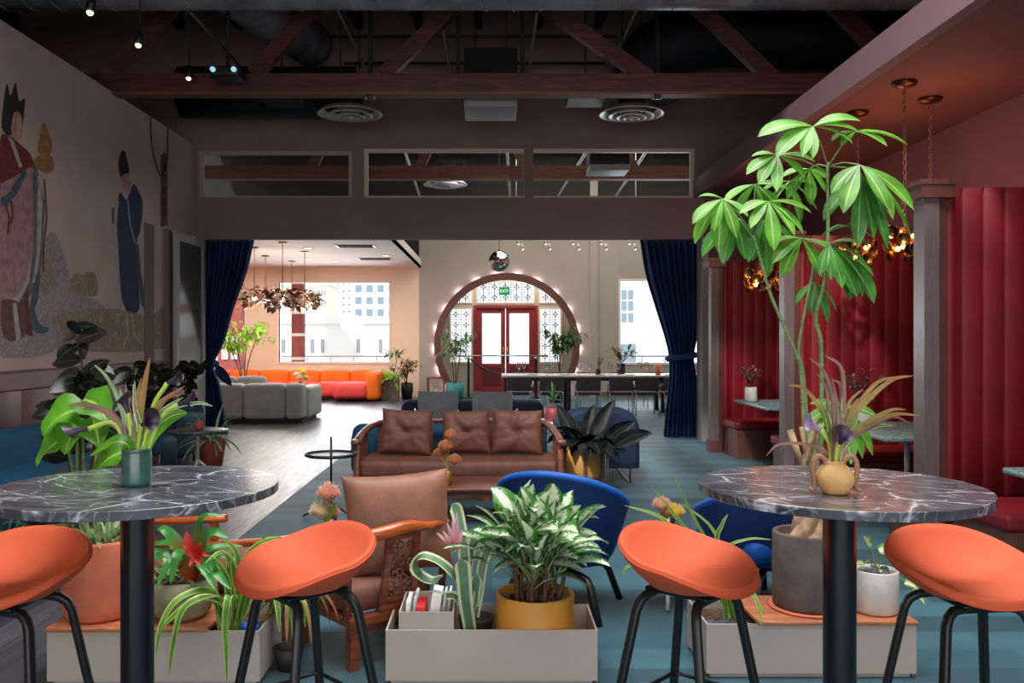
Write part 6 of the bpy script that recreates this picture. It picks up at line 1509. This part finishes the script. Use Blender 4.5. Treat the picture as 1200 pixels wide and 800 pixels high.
for k in range(16):
    x = XX(832,YR)+.02+.022*(k%8)+.01*(k//8); o = MB().sphere((0,0,0), .020+.004*(k%3), 9, 6, (1.1,.9,.7)).build('pebble', 'pebble_dark'); o.location = (x, YR+.05+.05*(k//8)+.01*(k%3), .204+.004*(k%2)); tag(o, 'dark grey pebble lying on the soil in the open end of the right planter box', 'pebble', 'dark pebbles in the right planter box')
# yellow pink mums behind stool three
mt = round_table((XX(792,4.75), 4.95, 0), .17, .34, 'small round table behind the third bar stool carrying the pink and yellow mums', 'marble_side')
vb = Vector((XX(790,4.75), 4.9, .345)); V = lambda px, py, d=0: P(px, py, 4.75+d)-vb
vase_of_mums(vb, 'vase with pink and yellow mums rising behind the third bar stool', [tuple(V(776,594))+(1.0,), tuple(V(791,602,-.04))+(1.0,), tuple(V(781,603,.04))+(.8,)], 'glass_thin', [(0,0), (.03,0), (.035,.16), (.03,.16), (.028,.01), (0,.01)], ['petal_peach', 'petal_yellow', 'petal_orange'], .060)
# ---- bouquets on the marble tables
def calla(mf, ms, base, tip, d, L=.075, r=.028, bend=None):
    """calla lily: stem from base to tip, funnel opening along d"""
    base, tip, d = Vector(base), Vector(tip), Vector(d).normalized()
    md = bend if bend is not None else base.lerp(tip,.55)+Vector((0,0,.02)); c = curve_pts([base, md, tip], 8); ms.tube(c, [.0055+.002*k/len(c) for k in range(len(c))], 8)
    q = d.to_track_quat('Z', 'X').to_matrix().to_4x4(); rows = []
    for k in range(21):
        a = 2*PI*k/20; row = []
        for j in range(8):
            s = j/7; rad = .006+(r-.006)*s**1.5+.010*s**6; z = L*s*(1+.28*max(0, math.cos(a))*s)-.012*s*max(0,-math.cos(a))
            row.append(Matrix.Translation(tip) @ q @ Vector((rad*math.cos(a), rad*math.sin(a), z)))
        rows.append(row)
    mf.grid(rows)
g0_ = Vector((XX(160,2.60), 2.60, TZ)); t = thing('bouquet_pot', 'dark glazed green pot of purple calla lilies and striped leaves on the left marble table', 'vase of flowers', g0_)
MB().lathe([(0,0), (.038,0), (.041,.004), (.042,.012), (.042,.094), (.0405,.098), (.042,.101), (.042,.106), (.040,.108), (.037,.108), (.036,.10), (.036,.02), (0,.02)], seg=44, cap=False).build('pot', 'green_glaze', t)
Q = lambda px, py, d=0: P(px, py, 2.6+d)-g0_
def fan(mb, specs, W0=.03):
    for sp in specs:
        pts, W = sp[0], sp[1]; hint = sp[2] if len(sp) > 2 else (0,-1,.25); b = Vector((R.uniform(-.02,.02), R.uniform(-.02,.02), .06)); ribbon(mb, [b]+[Q(*p) for p in pts], W, hint, .3, 'strap')
m = MB(); fan(m, [([(148,515),(135,490),(110,476),(80,474)], .030), ([(152,515),(136,500),(118,492)], .024), ([(156,505),(150,470),(147,448)], .018), ([(150,512),(132,485),(112,478),(95,480)], .022)]); m.build('purple_leaves', 'leaf_purple', t)
m = MB(); fan(m, [([(162,500),(168,460),(176,418)], .036), ([(166,510),(185,475),(217,452)], .030), ([(162,500),(160,470),(166,442)], .022), ([(170,510),(192,470),(212,462)], .02)]); m.build('bronze_leaves', 'leaf_orange', t)
m = MB(); fan(m, [([(150,505),(138,465),(124,440),(110,427)], .020), ([(160,505),(158,470),(156,450)], .018)]); m.build('pale_leaves', 'leaf_pale', t)
m = MB(); fan(m, [([(164,505),(158,475),(158,445)], .022), ([(168,510),(190,482),(215,465)], .022), ([(170,510),(200,480),(232,472),(250,476)], .018), ([(155,505),(145,470),(140,455)], .02), ([(172,500),(182,490),(192,483)], .02)]); m.build('striped_leaves', 'leaf_aechmea', t)
m = MB(); ribbon(m, [Vector((.01,0,.06)), Q(176,512), Q(190,495), Q(205,486), Q(219,484)], .052, (0,-1,.3), .2, 'oval'); ribbon(m, [Vector((-.01,0,.07)), Q(150,522,-.02), Q(134,518,-.03), Q(106,534,-.02)], .055, (0,-.6,.8), .25, 'oval'); m.build('broad_leaves', 'leaf_monstera', t)
ms = MB()
for args in (((-.01,0,.06), Q(150,484), (-.25,0,1), .05, .014), ((0,0,.06), Q(166,498,-.03), (.75,-.35,.4), .045, .021), ((.01,0,.06), Q(196,449), (.8,-.1,.35), .04, .011, Q(178,480)), ((-.02,0,.06), Q(104,502), (-1,0,-.15), .06, .012, Q(135,497)), ((.02,0,.06), Q(209,474), (.9,0,.35), .045, .013, Q(190,488))):
    mf = MB(); calla(mf, ms, *args); mf.build('flower', 'calla', t)
ms.build('stems', 'lime_stem', t)
# amphora on the right table
v0 = Vector((XX(980,2.45), 2.46, TZ)); t = thing('bouquet_vase', 'round tan vase with two loop handles holding bronze strap leaves on the right marble table', 'vase of flowers', v0)
MB().lathe([(0,0), (.030,0), (.036,.004), (.050,.028), (.0525,.045), (.047,.062), (.034,.077), (.024,.084), (.026,.092), (.022,.092), (.020,.083), (0,.06)], seg=44, cap=False).build('vase', 'tan_vase', t)
for s in (-1, 1): MB().tube(curve_pts([(s*.022,0,.072), (s*.028,0,.094), (s*.044,0,.104), (s*.058,0,.092), (s*.062,0,.064), (s*.058,0,.034), (s*.060,0,.014), (s*.068,0,.008)], 6), .0075, 10).build('handle', 'vase_handle', t)
Q = lambda px, py, d=0: P(px, py, 2.47+d)-v0
def fan2(mb, specs):
    for pts, W in specs: ribbon(mb, [Vector((R.uniform(-.012,.012), R.uniform(-.01,.01), .07))]+[Q(*p) for p in pts], W, (0,-1,.35), .3, 'strap')
m = MB(); fan2(m, [([(992,500),(1015,470),(1045,445),(1071,440)], .022), ([(985,505),(1000,480),(1014,459)], .022), ([(990,515),(1020,495),(1050,485),(1078,487)], .020), ([(970,500),(955,470),(940,454),(923,451)], .018), ([(988,505),(1005,475),(1028,448),(1052,441)], .020), ([(988,505),(998,478),(1006,466)], .016), ([(992,512),(1020,492),(1045,480),(1062,480)], .018), ([(984,500),(996,470),(1012,455)], .016)]); m.build('bronze_leaves', 'leaf_orange', t)
m = MB(); fan2(m, [([(978,500),(975,465),(965,435),(948,419)], .020), ([(983,500),(988,465),(985,430),(966,416)], .022), ([(980,505),(986,470),(984,450),(975,445)], .018), ([(995,515),(1020,500),(1045,488),(1065,495)], .02), ([(965,528),(940,520),(912,521),(898,534)], .014), ([(990,510),(1004,480),(1012,465)], .016), ([(976,505),(970,480),(968,455),(956,436)], .016), ([(982,500),(980,468),(974,440)], .014)]); m.build('purple_leaves', 'leaf_purple', t)
m = MB(); fan2(m, [([(972,500),(966,480),(962,470)], .022), ([(985,500),(984,478),(987,462)], .022), ([(988,510),(1000,498),(1006,485)], .02), ([(995,515),(1025,500),(1048,498)], .018), ([(975,520),(965,505),(958,498)], .02)]); m.build('green_leaves', 'leaf_strap', t)
mf = MB(); ms = MB(); calla(mf, ms, (-.01,0,.07), Q(962,504), (-.85,-.1,.55), .045, .013, Q(972,520)); mf.build('flower', 'calla_pale', t)
mf = MB(); calla(mf, ms, (0,0,.07), Q(984,520,-.03), (.15,-.5,.85), .038, .016); mf.build('open_flower', 'calla', t); ms.build('stems', 'lime_stem', t)
# ---- wooden armchairs
def wood_armchair(loc, rz, label):
    """local: back edge along +X at y=0, seat goes to +Y"""
    t = thing('wooden_armchair', label, 'armchair', loc, rz, 'low wooden armchairs'); W, D = .53, .54
    MB().box((0,0,.20), (W,.07,.235)).box((0,D-.06,.20), (W,D+.02,.235)).box((0,.07,.20), (.06,D-.06,.235)).box((W-.06,.07,.20), (W,D-.06,.235)).build('seat_frame', 'wood_red', t)
    for x in (.035, W-.035):
        for y in (.035, D-.03): MB().box((x-.022,y-.022,0), (x+.022,y+.022,.20)).build('leg', 'wood_red', t)
    MB().box((.05,.02,.16), (W-.05,.04,.2)).build('apron', 'wood_red', t)
    MB().tube(curve_pts([(-.03,.02,.60), (.12,-.03,.612), (W/2,-.05,.63), (W-.12,-.03,.612), (W+.03,.02,.60)], 7), [.019,.02,.022,.024,.026,.028,.03,.031,.032,.032,.032,.032,.031,.031,.03,.03,.028,.026,.024,.023,.022,.021,.02,.02,.02,.02,.019,.019,.018], 12).build('crest_rail', 'wood_orange', t)
    for x in (.0, W): MB().tube([(x,.03,.235), (x,.02,.42), (x,.01,.60)], 1, 8, flat=(.016,.016)).build('back_post', 'wood_red', t)
    m = MB(); a, b = W/2-.085, W/2+.085
    m.bar((a,.02,.235), (a+.01,-.035,.61), .032, .022, (0,1,0)); m.bar((b,.02,.235), (b-.01,-.035,.61), .032, .022, (0,1,0)); m.bar((W/2,-.028,.575), (W/2,-.034,.61), .15, .02, (0,1,0)); m.bar((W/2,.02,.235), (W/2,.008,.30), .15, .02, (0,1,0)); m.build('back_splat', 'wood_red', t)
    m = MB(); rr = random.Random(8)
    for k in range(26):
        x = W/2+rr.uniform(-.062,.062); s = rr.uniform(.12,.9); z = .235+.375*s; y = .02-.055*s; q = rr.uniform(.012,.022)
        m.tube([(x+q*math.cos(u), y, z+q*math.sin(u)) for u in [2*PI*j/10 for j in range(10)]], .005, 5, True)
    m.build('carving', 'bench_wood', t)
    for x in (0, W):
        MB().tube(curve_pts([(x,.01,.46), (x,.15,.44), (x,.35,.41), (x,D-.04,.385)], 6), 1, 8, flat=(.018,.016)).build('arm', 'wood_orange', t)
        MB().bar((x,D-.05,.235), (x,D-.05,.385), .03, .03, (0,1,0)).build('arm_post', 'wood_red', t)
    MB().rbox((W/2,.31,.30), (W-.05,.50,.13), .045, 4, 4, .012).build('seat_cushion', 'brown_velvet', t)
    return t
wc1 = wood_armchair((-.635,3.93,0), math.radians(40), 'wooden armchair with carved back splat behind the centre planter box')
m = MB(); pillow(m, (0,0,.245), .52, .48, .20, RX(.12) @ RY(.05), 4, False); o = m.build('velvet_cushion', 'brown_velvet_light'); an = math.radians(40); o.location = (-.635+.35*math.cos(an)-.14*math.sin(an), 3.93+.35*math.sin(an)+.14*math.cos(an), .365); o.rotation_euler = (0,0,an+PI-.5); tag(o, 'large brown velvet cushion standing in the near wooden armchair', 'cushion')
# left chair: rail and arm seen under the left marble table
t = thing('wooden_armchair', 'orange brown wooden armchair glimpsed behind the red flowered plant on the left', 'armchair', (-1.5,4.45,0), 0, 'low wooden armchairs')
y0 = 4.34-4.45
MB().tube(curve_pts([(-.38,y0,.61), (-.1,y0,.60), (.19,y0,.612)], 6), 1, 10, flat=(.026,.018)).build('crest_rail', 'wood_orange', t)
MB().tube(curve_pts([(-.38,y0,.49), (.0,y0,.485), (.25,y0,.488), (.52,y0-.02,.515)], 6), 1, 10, flat=(.022,.018)).build('lower_rail', 'wood_orange', t)
for x in (-.34, .13): MB().bar((x,y0,.2), (x,y0,.60), .035, .03, (0,1,0)).build('back_post', 'wood_orange', t)
MB().box((-.42,y0-.02,.19), (.5,y0+.6,.23)).build('seat_frame', 'wood_red', t); MB().rbox((.02,y0+.3,.29), (.8,.55,.12), .045, 4, 4, .012).build('seat_cushion', 'brown_velvet', t)
for x in (-.38,.46):
    for y in (y0+.01,y0+.56): MB().box((x-.02,y-.02,0), (x+.02,y+.02,.19)).build('leg', 'wood_red', t)

# ---- blue tub armchairs
def tub_chair(loc, rz, label):
    """local front +Y; tall back at -Y, arms sweep down to the front"""
    t = thing('blue_armchair', label, 'armchair', loc, rz, 'bright blue shell armchairs'); n = 44; rows_o = []; rows_i = []; rim = []
    for k in range(n+1):
        th = -PI*.86+2*PI*.86*k/n          # 0 = back
        c = math.cos(th); back = max(0, c)
        top = .50+.28*((1+c)/2)**1.35 if abs(th) < PI else .5
        x = math.sin(th); y = -math.cos(th); ro, ri = [], []
        for j in range(11):
            s = j/10; z = .27+(top-.27)*s; fl = .24+.11*s**.7+.015*back*s
            p = Vector((x*fl*1.05, y*fl*.95+.02, z)); ro.append(p); q = p*1; q.x *= .90; q.y = (q.y-.02)*.90+.02; q.z += 0 if j < 10 else .0; ri.append(q)
        rim.append((ro[-1]+ri[-1])/2+Vector((0,0,.0))); rows_o.append(ro); rows_i.append(ri[::-1])
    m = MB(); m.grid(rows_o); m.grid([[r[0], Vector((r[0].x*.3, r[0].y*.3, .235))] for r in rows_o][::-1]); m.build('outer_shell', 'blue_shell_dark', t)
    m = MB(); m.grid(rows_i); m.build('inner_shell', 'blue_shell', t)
    m = MB(); m.tube(rim, .022, 10); m.build('rim', 'blue_shell', t)
    MB().rbox((0,.04,.36), (.50,.52,.12), .05, 4, 3).build('seat_cushion', 'blue_shell', t)
    for sx in (-1,1):
        for sy in (-1,1):
            MB().tube([(0,sy*.03,.225), (sx*.14,sy*.15,.225), (sx*.19,sy*.19,.215), (sx*.215,sy*.21,.18), (sx*.27,sy*.26,0)], 1, 10, flat=(.020,.017)).build('leg', 'black_wood', t)
    return t
tc1 = tub_chair((.39, 4.92, 0), face(.35,.94), 'bright blue shell armchair seen from behind the mustard pot plant')
copy_tree(tc1, (1.50, 4.92, 0), face(-.45,.9), 'bright blue shell armchair behind the dark concrete pot on the right')
# ---------------------------------------------------------------- light and camera
def area(name, loc, size, energy, rot, col=(1,1,1), spread=None):
    l = bpy.data.lights.new(name, 'AREA'); l.shape = 'RECTANGLE'; l.size, l.size_y = size; l.energy = energy; l.color = col
    if spread: l.spread = spread
    o = bpy.data.objects.new(name, l); COL.objects.link(o); o.location = loc; o.rotation_euler = rot; return o
# roof light over the bar end, opening 6 x 4.8 in the roof
area('skylight', (.8, 3.2, TOP+.05), (5.6, 4.2), 540, (0,0,0), (1,.985,.96), math.radians(140))
area('vestibule_fill', (.4, 23.3, 3.25), (2.5, .8), 45, (0,0,0), (1,.95,.9))  # fill panel added to brighten the red doors and entrance wall
area('rear_window_light', (0, -2.55, 2.0), (7, 2.7), 150, (math.radians(90),0,0), (1,.97,.93))
# second room: fill panels added under the roof and lounge ceiling, daylight at the windows
area('far_room_fill', (2.3, 18.0, TOP-.1), (6, 7), 420, (0,0,0), (1,.96,.92))
area('lounge_fill', (-5.2, 18.5, 3.29), (5, 5), 240, (0,0,0), (1,.93,.87))
for (a, b, z0, z1), e in ((wl, 165), (wz, 120), (wr, 130)):
    area('window_daylight', ((a+b)/2, BY+.35, (z0+z1)/2), (b-a, z1-z0), e, (math.radians(-90),0,0), (.82,.91,1)).location.y = BY+.35
for (px, D_) in ((311,17.6), (345,18.6)):  # points added below the pendants to brighten the white ceiling
    l = bpy.data.lights.new('lounge_point_fill', 'POINT'); l.energy = 60; l.color = (1,.88,.78); l.shadow_soft_size = .25
    o = bpy.data.objects.new('lounge_point_fill', l); COL.objects.link(o); o.location = (XX(px,D_), D_, 1.95)
for (px, py, D_) in ((1060,96,7.12), (1005,131,8.06), (890,215,10.0)):
    l = bpy.data.lights.new('booth_lamp', 'POINT'); l.energy = 9; l.color = (1,.42,.25); l.shadow_soft_size = .25
    o = bpy.data.objects.new('booth_lamp', l); COL.objects.link(o); o.location = (XX(px,D_)+.25, D_, 2.9)
w = bpy.data.worlds.new('World'); bpy.context.scene.world = w; w.use_nodes = True
bg = w.node_tree.nodes['Background']; bg.inputs[0].default_value = (.93,.97,1,1); bg.inputs[1].default_value = 1.6
sun = bpy.data.lights.new('sun', 'SUN'); sun.energy = 3.0; sun.angle = .05; so = bpy.data.objects.new('sun', sun); COL.objects.link(so); so.rotation_euler = (math.radians(50), 0, math.radians(-20))
cam = bpy.data.cameras.new('camera'); co = bpy.data.objects.new('camera', cam); COL.objects.link(co)
co.location = (0,0,EYE); co.rotation_euler = (math.radians(90),0,0)
cam.sensor_width = 36; cam.lens = 36*F/1200; cam.shift_x = (600-VX)/1200; cam.shift_y = -(400-VY)/1200; cam.clip_start = .05; cam.clip_end = 600
sc = bpy.context.scene; sc.camera = co
sc.view_settings.view_transform = 'Standard'; sc.view_settings.look = 'None'; sc.view_settings.exposure = 0; sc.view_settings.gamma = 1; sc.view_settings.use_curve_mapping = False
sc.cycles.use_denoising = True; sc.cycles.max_bounces = 6; sc.cycles.diffuse_bounces = 4; sc.cycles.transparent_max_bounces = 12
sc.cycles.sample_clamp_indirect = 4; sc.cycles.caustics_reflective = False; sc.cycles.caustics_refractive = False
